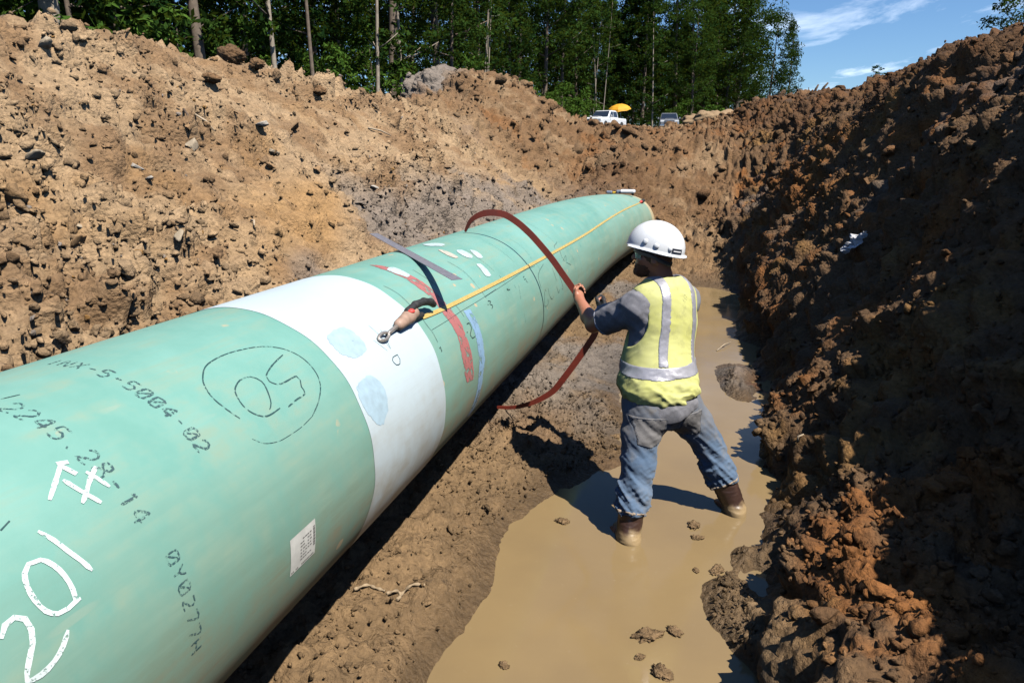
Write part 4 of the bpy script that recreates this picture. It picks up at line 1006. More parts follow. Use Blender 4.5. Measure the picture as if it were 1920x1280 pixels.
HM = np.array([HR, HF, HU])
def spine(Z):
    """centre line of the trunk at a height"""
    zs = [PEL[2], WAIST[2], CHEST[2], NECK[2]]
    return np.interp(Z, zs, [PEL[0], WAIST[0], CHEST[0], NECK[0]]), np.interp(Z, zs, [PEL[1], WAIST[1], CHEST[1], NECK[1]])
def local(X, Y, Z):
    cx, cy = spine(Z); x, y = X - cx, Y - cy
    return x * BR[0] + y * BR[1], x * BF[0] + y * BF[1]
def folds(P, fz, fh, amp, seed, shear=(0, 0)):
    q = np.stack([P[:, 0] * fh, P[:, 1] * fh, (P[:, 2] + shear[0] * P[:, 0] + shear[1] * P[:, 1]) * fz], 1)
    n = fbm(q, 1.0, 3, seed); return -(1 - np.abs(n) * 2.2).clip(-.4, 1) * amp
def lerp(a, b, t): return a * (1 - t) + b * t

# --- bare body: one skin from head to feet
def fist(v, w, g, out, near, scale=1.0, k=.008):
    """closed hand: wrist w, grip axis g, out = the way the knuckles point, near = towards the viewer of its back"""
    out = out / np.linalg.norm(out); g = g - out * (g @ out); g = g / np.linalg.norm(g); nn = np.cross(g, out); near = nn * np.sign(nn @ near); s = scale
    pc = w + out * .048 * s
    v.cone(w - out * .01, pc, .030 * s, .036 * s, k=.02)
    v.ell(pc, (.042 * s, .040 * s, .026 * s), np.array([g, out, near]), k=.015)
    for i, (o, L) in enumerate(((-.031, .94), (-.010, 1.05), (.011, 1.0), (.031, .8))):
        b = pc + g * o * s + out * .034 * s + near * .004
        p1 = b + (out * .030 - near * .012) * L * s; p2 = p1 + (-out * .004 - near * .034) * L * s; p3 = p2 + (-out * .026 - near * .004) * L * s
        v.cone(b, p1, .0105 * s, .010 * s, k=k * .6); v.cone(p1, p2, .010 * s, .0092 * s, k=.003); v.cone(p2, p3, .0092 * s, .008 * s, k=.002)
    t0 = pc - g * .030 * s - out * .020 * s; t1 = t0 - g * .020 * s + out * .022 * s - near * .016 * s; t2 = t1 + out * .026 * s - near * .014 * s + g * .008
    v.cone(t0, t1, .0145 * s, .012 * s, k=.012); v.cone(t1, t2, .012 * s, .0095 * s, k=.004)
    return v
v = Vol((-.90, 3.62, -.08), (.42, 4.92, 1.74), .006)
v.ell(HEADC + HU * .012, (.079, .100, .108), HM, k=0)
v.ell(HEADC + HF * .040 - HU * .055, (.056, .062, .066), HM, k=.04)                    # jaw
v.ell(HEADC + HF * .085 - HU * .098, (.026, .024, .022), HM, k=.03)                    # chin
v.ell(HEADC + HF * .092 + HU * .030, (.055, .018, .014), HM, k=.03)                    # brow
v.cone(HEADC + HF * .098 + HU * .012, HEADC + HF * .120 - HU * .024, .010, .015, k=.012)  # nose
for sd in (-1, 1):
    v.ell(HEADC + HR * .034 * sd + HF * .098 + HU * .004, (.017, .012, .011), HM, k=.008, mode='cut')
    v.ell(HEADC + HR * .045 * sd + HF * .076 - HU * .028, (.022, .020, .018), HM, k=.02)
    e = HEADC + HR * .079 * sd - HF * .008 - HU * .012                                 # ear
    v.ell(e, (.012, .022, .034), HM, k=.008); v.ell(e + HR * .010 * sd + HF * .004, (.008, .011, .019), HM, k=.006, mode='cut')
v.ell(HEADC + HF * .102 - HU * .055, (.026, .010, .006), HM, k=.006)
v.ell(HEADC + HF * .100 - HU * .066, (.022, .011, .007), HM, k=.006)
v.cone(NECK + V3(0, 0, -.03), HEADC - HU * .05 - HF * .02, .072, .064, k=.03)
v.ell(CHEST, (.175, .115, .21), BM, k=.05); v.ell(WAIST, (.17, .125, .19), BM, k=.06); v.ell(PEL, (.165, .12, .14), BM, k=.06)
for sh, elb, wri in ((L_sh, L_elb, L_wri), (R_sh, R_elb, R_wri)):
    v.cone(NECK - V3(0, 0, .05), sh, .055, .062, k=.05); v.cone(sh, elb, .060, .046, k=.03)
    m = lerp(elb, wri, .32); v.cone(elb, m, .046, .048, k=.02); v.cone(m, wri, .048, .031, k=.02)
for hip, kn, an in ((L_hip, L_knee, L_ank), (R_hip, R_knee, R_ank)):
    v.cone(hip, kn, .085, .058, k=.05); v.cone(kn, lerp(kn, an, .35), .058, .060, k=.02); v.cone(lerp(kn, an, .35), an, .060, .042, k=.02)
    v.ell(an + BF * .07 - V3(0, 0, .03), (.036, .10, .03), BM, k=.03)
fist(v, L_wri, V3(.55, .0, -.83), V3(-.30, .85, .42), V3(-.62, -.72, .30))
fist(v, R_wri, V3(.6, 0, -.8), V3(-.75, .55, .35), V3(-.35, -.8, .48))
t = NT('skin'); c = t.coord('Object')
M_skin = t.done(t.mix(t.ramp(t.noise(c, 9, 4), .3, .7), (.36, .155, .092), (.31, .12, .068)), .48, 0, t.bump(t.noise(c, 170, 3), .12, .004), **{'Subsurface Weight': .08, 'Subsurface Radius': (.02, .008, .004)})
person = link('person', v.mesh('person'), M_skin)
tag(person, 'worker in white hard hat and yellow vest holding hoop, standing in muddy puddle', 'person')

# --- eyes, hair, beard
M_eye = plain('eye_white', (.75, .72, .68), .2); M_hair = plain('dark_brown_hair', (.032, .017, .010), .75, 0, .4, 90, .9, 140)
M_beard = plain('red_brown_beard', (.075, .028, .013), .8, 0, .45, 110, 1.0, 170)
for sd in (-1, 1):
    e = Vol(HEADC + HR * .034 * sd + HF * .088 - .03, HEADC + HR * .034 * sd + HF * .088 + .03, .002)
    e.ell(HEADC + HR * .034 * sd + HF * .086 + HU * .004, (.012, .012, .012), HM); link('eye', e.mesh('eye'), M_eye, person)
h = Vol(HEADC - .17, HEADC + .17, .004)
h.ell(HEADC - HF * .008 + HU * .014, (.086, .104, .112), HM)
h.op(lambda X, Y, Z: -((X - HEADC[0]) * -HF[0] + (Y - HEADC[1]) * -HF[1] + (Z - HEADC[2]) * -HF[2] - .000 + .55 * ((X - HEADC[0]) * HU[0] + (Y - HEADC[1]) * HU[1] + (Z - HEADC[2]) * HU[2])), HEADC - .17, HEADC + .17, .01, 'cut')
h.op(lambda X, Y, Z: ((X - HEADC[0]) * HU[0] + (Y - HEADC[1]) * HU[1] + (Z - HEADC[2]) * HU[2] + .120), HEADC - .17, HEADC + .17, .01, 'cut')
h.disp(lambda P: fbm(P, 120, 2, 4) * .004); link('hair', h.mesh('hair'), M_hair, person)
h = Vol(HEADC - .17, HEADC + .17, .004)
h.ell(HEADC + HF * .034 - HU * .058, (.066, .072, .068), HM); h.ell(HEADC + HF * .080 - HU * .102, (.040, .036, .030), HM, k=.03)
h.op(lambda X, Y, Z: -((X - HEADC[0]) * HU[0] + (Y - HEADC[1]) * HU[1] + (Z - HEADC[2]) * HU[2] + .040 - .25 * np.abs((X - HEADC[0]) * HF[0] + (Y - HEADC[1]) * HF[1] - .05)) * -1, HEADC - .17, HEADC + .17, .012, 'cut') if False else None
h.op(lambda X, Y, Z: -((X - HEADC[0]) * HU[0] + (Y - HEADC[1]) * HU[1] + (Z - HEADC[2]) * HU[2] + .042), HEADC - .17, HEADC + .17, .012, 'cut')
h.disp(lambda P: fbm(P, 110, 2, 6) * .005); link('beard', h.mesh('beard'), M_beard, person)

# --- jeans
j = Vol((-.56, 3.60, .02), (.40, 4.46, .95), .0066)
j.ell(PEL - V3(0, 0, .03), (.198, .165, .15), BM)
j.cone(PEL - V3(0, 0, .02), PEL + V3(-.01, .03, .12), .165, .16, k=.05)
for sd in (-1, 1): j.ell(PEL + BR * .085 * sd - BF * .065 - V3(0, 0, .08), (.115, .11, .135), BM, k=.06)
L_cuff, R_cuff = lerp(L_knee, L_ank, .62), lerp(R_knee, R_ank, .52)
for hip, kn, cu, an in ((L_hip, L_knee, L_cuff, L_ank), (R_hip, R_knee, R_cuff, R_ank)):
    j.cone(hip - V3(0, 0, .02), lerp(hip, kn, .55), .122, .104, k=.05); j.cone(lerp(hip, kn, .55), kn, .104, .088, k=.03)
    j.cone(kn, lerp(kn, cu, .6), .088, .086, k=.03); j.cone(lerp(kn, cu, .6), cu, .086, .088, k=.02)
    ax = (an - kn) / np.linalg.norm(an - kn); e0 = cu + ax * .03
    j.op(lambda X, Y, Z, ax=ax, e0=e0: np.maximum(-((X - e0[0]) * ax[0] + (Y - e0[1]) * ax[1] + (Z - e0[2]) * ax[2]), np.sqrt((X - e0[0]) ** 2 + (Y - e0[1]) ** 2 + (Z - e0[2]) ** 2) - .2), e0 - .2, e0 + .2, .006, 'cut')
def jf(P):
    low = np.clip((.62 - P[:, 2]) / .4, 0, 1); left = P[:, 0] < -.12
    a = folds(P, 15, 4.5, 1.0, 61, (.9, .2)) * (.005 + .012 * low * np.where(left, 1.0, .8))
    b = folds(P, 26, 9, 1.0, 67, (-.6, .3)) * (.002 + .006 * low)
    return a + b
j.disp(jf, .06)
t = NT('denim'); c = t.coord('Object'); sx = t.n('ShaderNodeSeparateXYZ'); t.t.links.new(c, sx.inputs[0])
n1 = t.noise(c, 5.5, 5, .6); n2 = t.noise(c, 22, 4, .6)
blue = t.mix(t.ramp(n1, .3, .7), (.055, .098, .168), (.098, .145, .22))
up = t.math('MULTIPLY', t.ramp(t.math('ADD', sx.outputs['Z'], t.math('MULTIPLY', t.math('SUBTRACT', n1, .5), .5)), .44, .68), t.ramp(n2, .25, .65, .55, 1.0))
cc = t.mix(t.math('MULTIPLY', up, .8), blue, (.135, .128, .128))
cc = t.mix(t.ramp(t.noise(c, 11, 5), .55, .75, 0, .45), cc, (.19, .155, .11))
wv = t.noise(t.coord('Object', (1, 1, .25)), 420, 2)
M_denim = t.done(cc, .88, 0, t.bump(t.math('ADD', wv, t.math('MULTIPLY', t.noise(c, 60, 3), .6)), .25, .004), **{'Sheen Weight': .15})
jeans = link('jeans', j.mesh('jeans'), M_denim, person)
M_seam = plain('denim_seam', (.075, .082, .10), .9, 0, .2, 40)
M_pocket = plain('worn_denim_pocket', (.145, .14, .142), .9, 0, .25, 14, .3, 200)
def shell_part(vol, fn, out, name, mat, parent, inn=.004):
    q = Vol.__new__(Vol); q.lo, q.h, q.n = vol.lo, vol.h, vol.n
    ax = [q.lo[k] + q.h * np.arange(q.n[k], dtype=np.float32) for k in range(3)]
    X, Y, Z = np.meshgrid(*ax, indexing='ij')
    q.a = np.maximum(np.maximum(vol.a - out, -(vol.a + inn)), fn(X, Y, Z).astype(np.float32))
    return link(name, q.mesh(name), mat, parent)
def pocket(cs):
    def fn(X, Y, Z, g=0.0):
        s, q = local(X, Y, Z); u = (s - cs); z = Z - .615
        return np.maximum(np.maximum(np.abs(u) - .080 + g, np.maximum(z - .085, -z - .095 + .35 * np.abs(u)) + g), q + .02)
    return fn
for cs in (-.175, .105): 
    pk = shell_part(j, pocket(cs), .004, 'back_pocket', M_pocket, jeans)
    f0 = pocket(cs)
    shell_part(j, lambda X, Y, Z, f0=f0: np.abs(f0(X, Y, Z) + .006) - .0035, .0062, 'pocket_seam', M_seam, jeans)

# --- T-shirt
s = Vol((-.72, 3.86, .66), (.20, 4.66, 1.48), .0072)
s.ell(CHEST, (.205, .150, .235), BM); s.ell(WAIST + BF * .03, (.205, .180, .20), BM, k=.08); s.ell(PEL - V3(0, 0, .06), (.230, .208, .16), BM, k=.05)
s.cone(NECK - V3(0, 0, .04), L_sh, .075, .082, k=.06); s.cone(NECK - V3(0, 0, .04), R_sh, .075, .082, k=.06)
s.ell(NECK - BF * .03 - V3(0, 0, .07), (.15, .10, .10), BM, k=.06)
LS_end = lerp(L_sh, L_elb, .71); RS_end = lerp(R_sh, R_elb, .7)
for sh, en in ((L_sh, LS_end), (R_sh, RS_end)):
    s.cone(sh, en, .088, .086, k=.05)
    ax = (en - sh) / np.linalg.norm(en - sh); e0 = en + ax * .012
    s.op(lambda X, Y, Z, ax=ax, e0=e0: np.maximum(-((X - e0[0]) * ax[0] + (Y - e0[1]) * ax[1] + (Z - e0[2]) * ax[2]), np.sqrt((X - e0[0]) ** 2 + (Y - e0[1]) ** 2 + (Z - e0[2]) ** 2) - .19), e0 - .19, e0 + .19, .005, 'cut')
    s.cone(e0 - ax * .05, e0 + ax * .03, .062, .062, k=.004, mode='cut')                 # the sleeve is open round the arm
def hem(X, Y, Z, z0, slope):
    u, q = local(X, Y, Z); return z0 + slope * u - Z
s.op(lambda X, Y, Z: -hem(X, Y, Z, .682, .30), (-.72, 3.86, .5), (.2, 4.66, .9), .004, 'cut')
s.op(f_ell(NECK + BF * .02 + V3(0, 0, .045), (.080, .085, .05), BM), NECK - .12, NECK + .12, .01, 'cut')
sleeve_d = lambda P: np.linalg.norm(P - lerp(L_sh, LS_end, .5), axis=1)
s.disp(lambda P: folds(P, 10, 5, .007, 71, (.6, .4)) + folds(P, 22, 11, .003, 75, (-.8, .5)), .05)
M_shirt = plain('grey_cotton', (.165, .165, .185), .92, 0, .22, 16, .35, 260)
M_hem = plain('sleeve_hem', (.24, .25, .30), .9, 0, .1, 40)
shirt = link('t_shirt', s.mesh('t_shirt'), M_shirt, person)
for sh, en in ((L_sh, LS_end),):
    ax = (en - sh) / np.linalg.norm(en - sh); e0 = en + ax * .004
    shell_part(s, lambda X, Y, Z, ax=ax, e0=e0: np.maximum(np.abs((X - e0[0]) * ax[0] + (Y - e0[1]) * ax[1] + (Z - e0[2]) * ax[2]) - .007, np.sqrt((X - e0[0]) ** 2 + (Y - e0[1]) ** 2 + (Z - e0[2]) ** 2) - .16), .003, 'sleeve_hem', M_hem, shirt)

# --- safety vest
w = Vol((-.56, 3.86, .70), (.14, 4.58, 1.48), .0062)
w.ell(CHEST, (.222, .168, .245), BM); w.ell(WAIST + BF * .03, (.222, .200, .21), BM, k=.09); w.ell(PEL + V3(0, 0, .04), (.229, .198, .15), BM, k=.09)
w.cone(NECK - V3(0, 0, .04), lerp(NECK, L_sh, .72), .094, .098, k=.06); w.cone(NECK - V3(0, 0, .04), lerp(NECK, R_sh, .72), .094, .098, k=.06)
w.ell(NECK - BF * .03 - V3(0, 0, .07), (.165, .116, .112), BM, k=.07)
for sh, sd in ((L_sh, -1), (R_sh, 1)):
    c0 = sh + BR * .045 * sd + V3(0, 0, -.065) + BF * .02
    w.op(f_ell(c0, (.105, .135, .165), BM), c0 - .17, c0 + .17, .01, 'cut')
w.op(lambda X, Y, Z: -hem(X, Y, Z, .772, .36), (-.7, 3.8, .5), (.3, 4.7, 1.0), .004, 'cut')
w.op(f_ell(NECK + BF * .025 + V3(0, 0, .055), (.098, .105, .075), BM), NECK - .14, NECK + .14, .01, 'cut')
w.disp(lambda P: folds(P, 6.5, 4.5, .016, 81, (.5, .5)) * np.clip((1.02 - P[:, 2]) / .2, .18, 1) + folds(P, 16, 8, .008, 85, (-.5, .8)) * np.clip((.98 - P[:, 2]) / .15, .2, 1), .05)
t = NT('vest_fabric'); c = t.coord('Object'); n1 = t.noise(c, 7, 5, .6)
cc = t.mix(t.ramp(n1, .3, .7), (.47, .475, .145), (.51, .515, .215))
cc = t.mix(t.ramp(t.noise(c, 13, 6, .7), .52, .70, 0, .55), cc, (.24, .24, .12))
M_vest = t.done(cc, .8, 0, t.bump(t.noise(c, 330, 2), .12, .003))
vest = link('safety_vest', w.mesh('safety_vest'), M_vest, person)
M_refl = plain('reflective_tape', (.32, .32, .36), .38, .25, .10, 30, .15, 200)
def band_h(X, Y, Z):
    u, q = local(X, Y, Z); return np.abs(Z - .945 - .02 * u) - .033
def band_v(c0):
    def fn(X, Y, Z):
        u, q = local(X, Y, Z)
        return np.maximum(np.abs(u - c0 * (1 + .12 * np.clip((1.15 - Z) / .3, -1, 1))) - .026, np.maximum(.975 - Z, np.where(q > .05, 1.0, -1.0)))
    return fn
shell_part(w, band_h, .003, 'reflective_stripe', M_refl, vest)
for c0 in (-.105, .115): shell_part(w, band_v(c0), .0032, 'reflective_stripe', M_refl, vest)
M_mark = plain('grey_print', (.22, .24, .12), .8)
def emblem(X, Y, Z):
    u, q = local(X, Y, Z); r_ = np.sqrt((u - .02) ** 2 + (Z - 1.345) ** 2)
    return np.maximum(np.minimum(np.abs(r_ - .017) - .003, np.maximum(np.abs(u - .02) - .004, r_ - .012)), q)
shell_part(w, emblem, .002, 'round_print', M_mark, vest)

# --- boots
M_boot = NT('brown_rubber'); t = M_boot; c = t.coord('Object'); sx = t.n('ShaderNodeSeparateXYZ'); t.t.links.new(c, sx.inputs[0])
mudz = t.ramp(t.math('ADD', sx.outputs['Z'], t.math('MULTIPLY', t.math('SUBTRACT', t.noise(c, 16, 5), .5), .10)), .04, .085, 1, 0)
cc = t.mix(mudz, t.mix(t.ramp(t.noise(c, 14, 4), .35, .7), (.032, .016, .013), (.055, .029, .022)), (.30, .215, .115))
M_boot = t.done(cc, .42, 0, t.bump(t.noise(c, 45, 4), .3, .005))
def boot(kn, an, toe):
    toe = toe / np.linalg.norm(toe); b = Vol(an - V3(.22, .26, .12), an + V3(.24, .26, .32), .005)
    ax = (kn - an) / np.linalg.norm(kn - an); top = an + ax * .24
    b.cone(an + ax * .02, top, .066, .078); sd = np.cross(toe, V3(0, 0, 1))
    b.ell(an + toe * .07 - V3(0, 0, .045), (.055, .135, .055), np.array([sd, toe, V3(0, 0, 1)]), k=.05)
    b.ell(an - toe * .02 - V3(0, 0, .03), (.060, .068, .07), np.array([sd, toe, V3(0, 0, 1)]), k=.03)
    b.op(lambda X, Y, Z: np.maximum(-((X - top[0]) * ax[0] + (Y - top[1]) * ax[1] + (Z - top[2]) * ax[2]), -1), an - .3, an + .4, .005, 'cut')
    b.disp(lambda P: folds(P, 24, 6, .004, 91), .03)
    return link('boot', b.mesh('boot'), M_boot, person)
boot(L_knee, L_ank, V3(-.45, .9, 0)); boot(R_knee, R_ank, V3(-.2, .98, 0))
M_cuff = plain('mud_stained_cuff', (.30, .235, .175), .9, 0, .2, 25)
for kn, cu, an in ((L_knee, L_cuff, L_ank), (R_knee, R_cuff, R_ank)):
    ax = (an - kn) / np.linalg.norm(an - kn); e0 = cu + ax * .022
    shell_part(j, lambda X, Y, Z, ax=ax, e0=e0: np.maximum(np.abs((X - e0[0]) * ax[0] + (Y - e0[1]) * ax[1] + (Z - e0[2]) * ax[2]) - .009, np.sqrt((X - e0[0]) ** 2 + (Y - e0[1]) ** 2 + (Z - e0[2]) ** 2) - .17), .0025, 'cuff', M_cuff, jeans)

# --- glove on the right hand
g = Vol(R_wri - .16, R_wri + .16, .004)
fist(g, R_wri, V3(.6, 0, -.8), V3(-.75, .55, .35), V3(-.35, -.8, .48), 1.13); g.cone(R_wri + (R_elb - R_wri) * .22, R_wri, .046, .040, k=.02)
link('glove', g.mesh('glove'), plain('black_glove', (.014, .014, .016), .7, 0, .3, 40, .4, 150), person)

# --- hard hat
HT = HF * math.cos(R(10)) + HU * math.sin(R(10)); HT /= np.linalg.norm(HT); HTU = np.cross(HR, HT); TM = np.array([HR, HT, HTU])
HC = HEADC + HU * .046 + HF * .002
def hat_local(X, Y, Z):
    x, y, z = X - HC[0], Y - HC[1], Z - HC[2]
    return [TM[i, 0] * x + TM[i, 1] * y + TM[i, 2] * z for i in range(3)]
M_hat = plain('white_hat_plastic', (.62, .64, .66), .28, 0, .05, 14)
d_ = Vol(HC - .27, HC + .27, .0042)
def dome(ra, rb, rc):
    def fn(X, Y, Z):
        a, b, c = hat_local(X, Y, Z); k0 = np.sqrt((a / ra) ** 2 + (b / rb) ** 2 + (c / rc) ** 2); k1 = np.sqrt((a / ra ** 2) ** 2 + (b / rb ** 2) ** 2 + (c / rc ** 2) ** 2) + 1e-6
        return k0 * (k0 - 1) / k1
    return fn
box = (HC - .26, HC + .26)
d_.op(dome(.138, .166, .152), *box)
def rim(X, Y, Z):
    a, b, c = hat_local(X, Y, Z)
    ob = np.where(b > 0, .214, .184); oa = .156
    e = (np.sqrt((a / oa) ** 2 + (b / ob) ** 2) - 1) * .15
    dip = -.010 - .020 * np.clip(b / .2, 0, 1) ** 2 + .10 * a * a * 0
    return np.maximum(e, np.abs(c - dip) - .0045)
d_.op(rim, *box, .012)
d_.op(dome(.132, .160, .146), *box, 0, 'cut')                                      # hollow
d_.op(lambda X, Y, Z: hat_local(X, Y, Z)[2] + .020, *box, .003, 'cut') 
hat = link('hard_hat', d_.mesh('hard_hat'), M_hat, person)
for sd in (-1, 1):
    for b, c, r_ in ((.055, .032, (.010, .016, .019)), (-.010, .026, (.010, .017, .017)), (-.085, .026, (.009, .014, .015))):
        a = sd * .138 * math.sqrt(max(0, 1 - (b / .166) ** 2 - (c / .152) ** 2)); p = HC + HR * a + HT * b + HTU * c
        k = Vol(p - .03, p + .03, .002); k.ell(p, r_, TM); link('hat_lug', k.mesh('hat_lug'), M_hat, hat)
M_stick = plain('dark_sticker', (.02, .025, .04), .4); M_wht = plain('sticker_text', (.7, .7, .72), .4)
def on_hat(phi, c, lift):
    k = math.sqrt(max(0, 1 - (c / .152) ** 2)); n = HR * math.cos(phi) * .138 * k + HT * math.sin(phi) * .166 * k
    return HC + n * (1 + lift / .14) + HTU * c
def hat_patch(p0, p1, c0, c1, lift):
    m = MB(); n = 8
    m.add([on_hat(p0 + (p1 - p0) * i / n, c, lift) for i in range(n + 1) for c in (c0, c1)], [(2 * i, 2 * i + 1, 2 * i + 3, 2 * i + 2) for i in range(n)]); return m
phi0 = R(-90 - 40)
stk = hat_patch(phi0 - .24, phi0 + .24, .006, .034, .0022).build('hat_sticker', M_stick, hat)
hat_patch(phi0 - .18, phi0 + .16, .017, .023, .0034).build('sticker_text', M_wht, stk)
# suspension strap seen under the rim at the back
b_ = Vol(HC - .2, HC + .2, .004)
def band(X, Y, Z):
    a, b, c = hat_local(X, Y, Z); e = (np.sqrt((a / .092) ** 2 + (b / .113) ** 2) - 1) * .1
    return np.maximum(np.abs(e) - .003, np.abs(c + .042 + .25 * np.clip(-b, 0, 1)) - .012)
b_.op(band, HC - .2, HC + .2); link('head_band', b_.mesh('head_band'), plain('dark_grey_plastic', (.07, .07, .075), .5), hat)
# --- safety glasses
M_lens = NT('clear_lens').done((.75, .8, .8), .05, 0, None, **{'Transmission Weight': .85, 'IOR': 1.45}); M_frame = plain('glasses_frame', (.03, .03, .035), .35)
gl = MB().tube([HEADC + HR * .0785 * math.sin(R(x)) + HF * (.050 + .068 * math.cos(R(x))) + HU * .023 for x in range(-75, 76, 15)], .0035, 6).build('safety_glasses', M_frame, person, True)
for sd in (-1, 1):
    MB().tube([HEADC + HR * .082 * sd - HF * .02 + HU * .012, HEADC + HR * .084 * sd + HF * .04 + HU * .016, HEADC + HR * .075 * sd + HF * .068 + HU * .022], .0035, 6).build('temple', M_frame, gl, True)
vs = []; n = 16
for i in range(n + 1):
    a = R(-70 + 140 * i / n); p = HEADC + HR * .076 * math.sin(a) + HF * (.050 + .066 * math.cos(a))
    vs += [p + HU * .022, p - HU * .022]
MB().add(vs, [(2 * i, 2 * i + 1, 2 * i + 3, 2 * i + 2) for i in range(n)]).build('lens', M_lens, gl, True)
# ------------------------------------------------------------------ the flat red-brown hoop in the worker's hands
hp = [(-1.640,4.775,1.610),(-1.625,4.77,1.640),(-1.587,4.76,1.695),(-1.52,4.755,1.733),(-1.447,4.755,1.747),(-1.357,4.76,1.737),(-1.275,4.77,1.692),(-1.201,4.775,1.633),(-1.134,4.78,1.567),(-1.03,4.785,1.45),(-.95,4.785,1.345),(-.86,4.785,1.225),(-.775,4.785,1.105),(-.715,4.785,1.005),(-.715,4.785,.94),(-.765,4.785,.85),(-.84,4.785,.73),(-.92,4.785,.61),(-1.0,4.79,.50),(-1.10,4.79,.425),(-1.20,4.79,.375),(-1.30,4.79,.345),(-1.42,4.79,.335)]
def catmull(P, m):
    P = [np.array(p, float) for p in P]; out = []
    for i in range(len(P) - 1):
        p0, p1, p2, p3 = P[max(i - 1, 0)], P[i], P[i + 1], P[min(i + 2, len(P) - 1)]
        for k in range(m):
            t = k / m; out.append(.5 * (2 * p1 + (p2 - p0) * t + (2 * p0 - 5 * p1 + 4 * p2 - p3) * t * t + (3 * p1 - p0 - 3 * p2 + p3) * t ** 3))
    out.append(P[-1]); return out
H = catmull(hp, 6); vs, fs = [], []; nH = len(H)
for i, p in enumerate(H):
    tg = H[min(i + 1, nH - 1)] - H[max(i - 1, 0)]; tg /= np.linalg.norm(tg)
    nr = np.cross(tg, V3(0, 1, 0)); nr /= np.linalg.norm(nr)                  # across the flat, in the hoop's own plane
    wd = .044 * (min(1, .30 + i / (nH * .22)) if i < nH * .22 else 1) * (1 if i < nH * .8 else 1 - .55 * (i / nH - .8) / .2)
    wd2 = wd / 2; th = V3(0, 1, 0) * .0035
    vs += [p + nr * wd2 - th, p + nr * wd2 + th, p - nr * wd2 + th, p - nr * wd2 - th]
for i in range(nH - 1):
    for k in range(4): fs.append((4 * i + k, 4 * i + (k + 1) % 4, 4 * i + 4 + (k + 1) % 4, 4 * i + 4 + k))
fs += [(0, 1, 2, 3), tuple(4 * (nH - 1) + k for k in (3, 2, 1, 0))]
t = NT('red_brown_strap'); c = t.coord('Object')
M_hoop = t.done(t.mix(t.ramp(t.noise(c, 14, 5), .35, .7), (.20, .030, .018), (.13, .026, .018)), .42, 0, t.bump(t.noise(c, 90, 3), .15, .003))
hoop = MB().add(vs, fs).build('hoop', M_hoop)
tag(hoop, 'large red brown curved strap hoop held round the pipe by the worker', 'hoop')
m = MB()
tg = V3(.6, 0, -.8); q = V3(-.745, 4.785, 1.055)
m.box((-.04, -.006, -.022), (.04, -.002, .022), 0, Matrix.Translation(Vector(q)) @ Matrix(((tg[0], 0, .8), (0, 1, 0), (tg[2], 0, .6))).to_4x4())
m.build('wear_plate', plain('scuffed_metal', (.30, .20, .15), .45, .4, .3, 50), hoop)
# ------------------------------------------------------------------ things lying on the pipe
def pt(th, y, r=0.0): return Vector(on_pipe(th, y, r))
# measuring tape stretched along the pipe
M_tape = NT('yellow_tape'); t = M_tape; c = t.coord('Object')
wv = t.n('ShaderNodeTexWave', wave_type='BANDS', bands_direction='Y'); t.t.links.new(c, wv.inputs['Vector']); wv.inputs['Scale'].default_value = 26
tk = t.math('GREATER_THAN', wv.outputs['Fac'], .9)
M_tape = t.done(t.mix(tk, t.mix(t.ramp(t.noise(c, 25, 3), .3, .7), (.48, .345, .09), (.53, .41, .14)), (.10, .07, .02)), .45)
TP = [(41.5, 2.96), (40.6, 3.1), (39.6, 3.352), (37.5, 4.18), (35.5, 5.31), (34.2, 6.4), (33.8, 7.5), (36.0, 9.0), (39.5, 10.6), (43.0, 11.9), (45.6, 12.57), (48.5, 13.2)]
pts = catmull([(a, y, 0) for a, y in TP], 14); vs, fs = [], []
for i, p in enumerate(pts):
    for s_ in (-1, 1): vs.append(pt(p[0] + s_ * math.degrees(.0105 / PR), p[1], .0042 if s_ > 0 else .0060))
for i in range(len(pts) - 1): fs.append((2 * i, 2 * i + 2, 2 * i + 3, 2 * i + 1))
tape = empty('measuring_tape', pt(41, 2.9, .01)); tag(tape, 'yellow measuring tape stretched along the flank of the green pipe', 'tape measure')
o_ = Vector(tape.location); MB().add([Vector(q) - o_ for q in vs], fs).build('blade', M_tape, tape)
M_gripb = plain('black_rubber_grip', (.018, .018, .018), .7, 0, .5, 40, .6, 60); M_gripw = plain('worn_brown_grip', (.30, .20, .15), .6, 0, .25, 30); M_redp = plain('red_button', (.55, .05, .04), .5); M_dull = plain('dull_metal', (.42, .38, .34), .4, .7, .2, 40)
th0, y0 = 42.5, 2.70
def fr(a, y, r): return np.array(pt(a, y, r) - o_)
g = Vol(np.array(fr(42, 2.85, .03)) - .24, np.array(fr(42, 2.85, .03)) + .24, .004)
for a, b, r0, r1 in (((43.2, 2.70, .025), (44.0, 2.80, .032), .024, .030),): g.cone(fr(*a), fr(*b), r0, r1)
g.cone(fr(44.0, 2.80, .032), fr(44.4, 2.86, .034), .030, .026, k=.01)
link('handle', g.mesh('handle'), M_gripw, tape)
g = Vol(np.array(fr(44, 2.92, .03)) - .2, np.array(fr(44, 2.92, .03)) + .2, .004)
PB = [(45.8, 2.80, .048), (46.6, 2.88, .058), (46.2, 2.97, .058), (44.9, 3.04, .050), (43.6, 3.07, .040)]
for a, b in zip(PB[:-1], PB[1:]): g.cone(fr(*a), fr(*b), .018, .016, k=.008)
link('crank_grip', g.mesh('crank_grip'), M_gripb, tape)
g = Vol(np.array(fr(42.5, 2.89, .02)) - .13, np.array(fr(42.5, 2.89, .02)) + .13, .004)
g.cone(fr(43.0, 2.83, .020), fr(42.4, 2.95, .016), .017, .013); link('tape_mouth', g.mesh('tape_mouth'), M_gripb, tape)
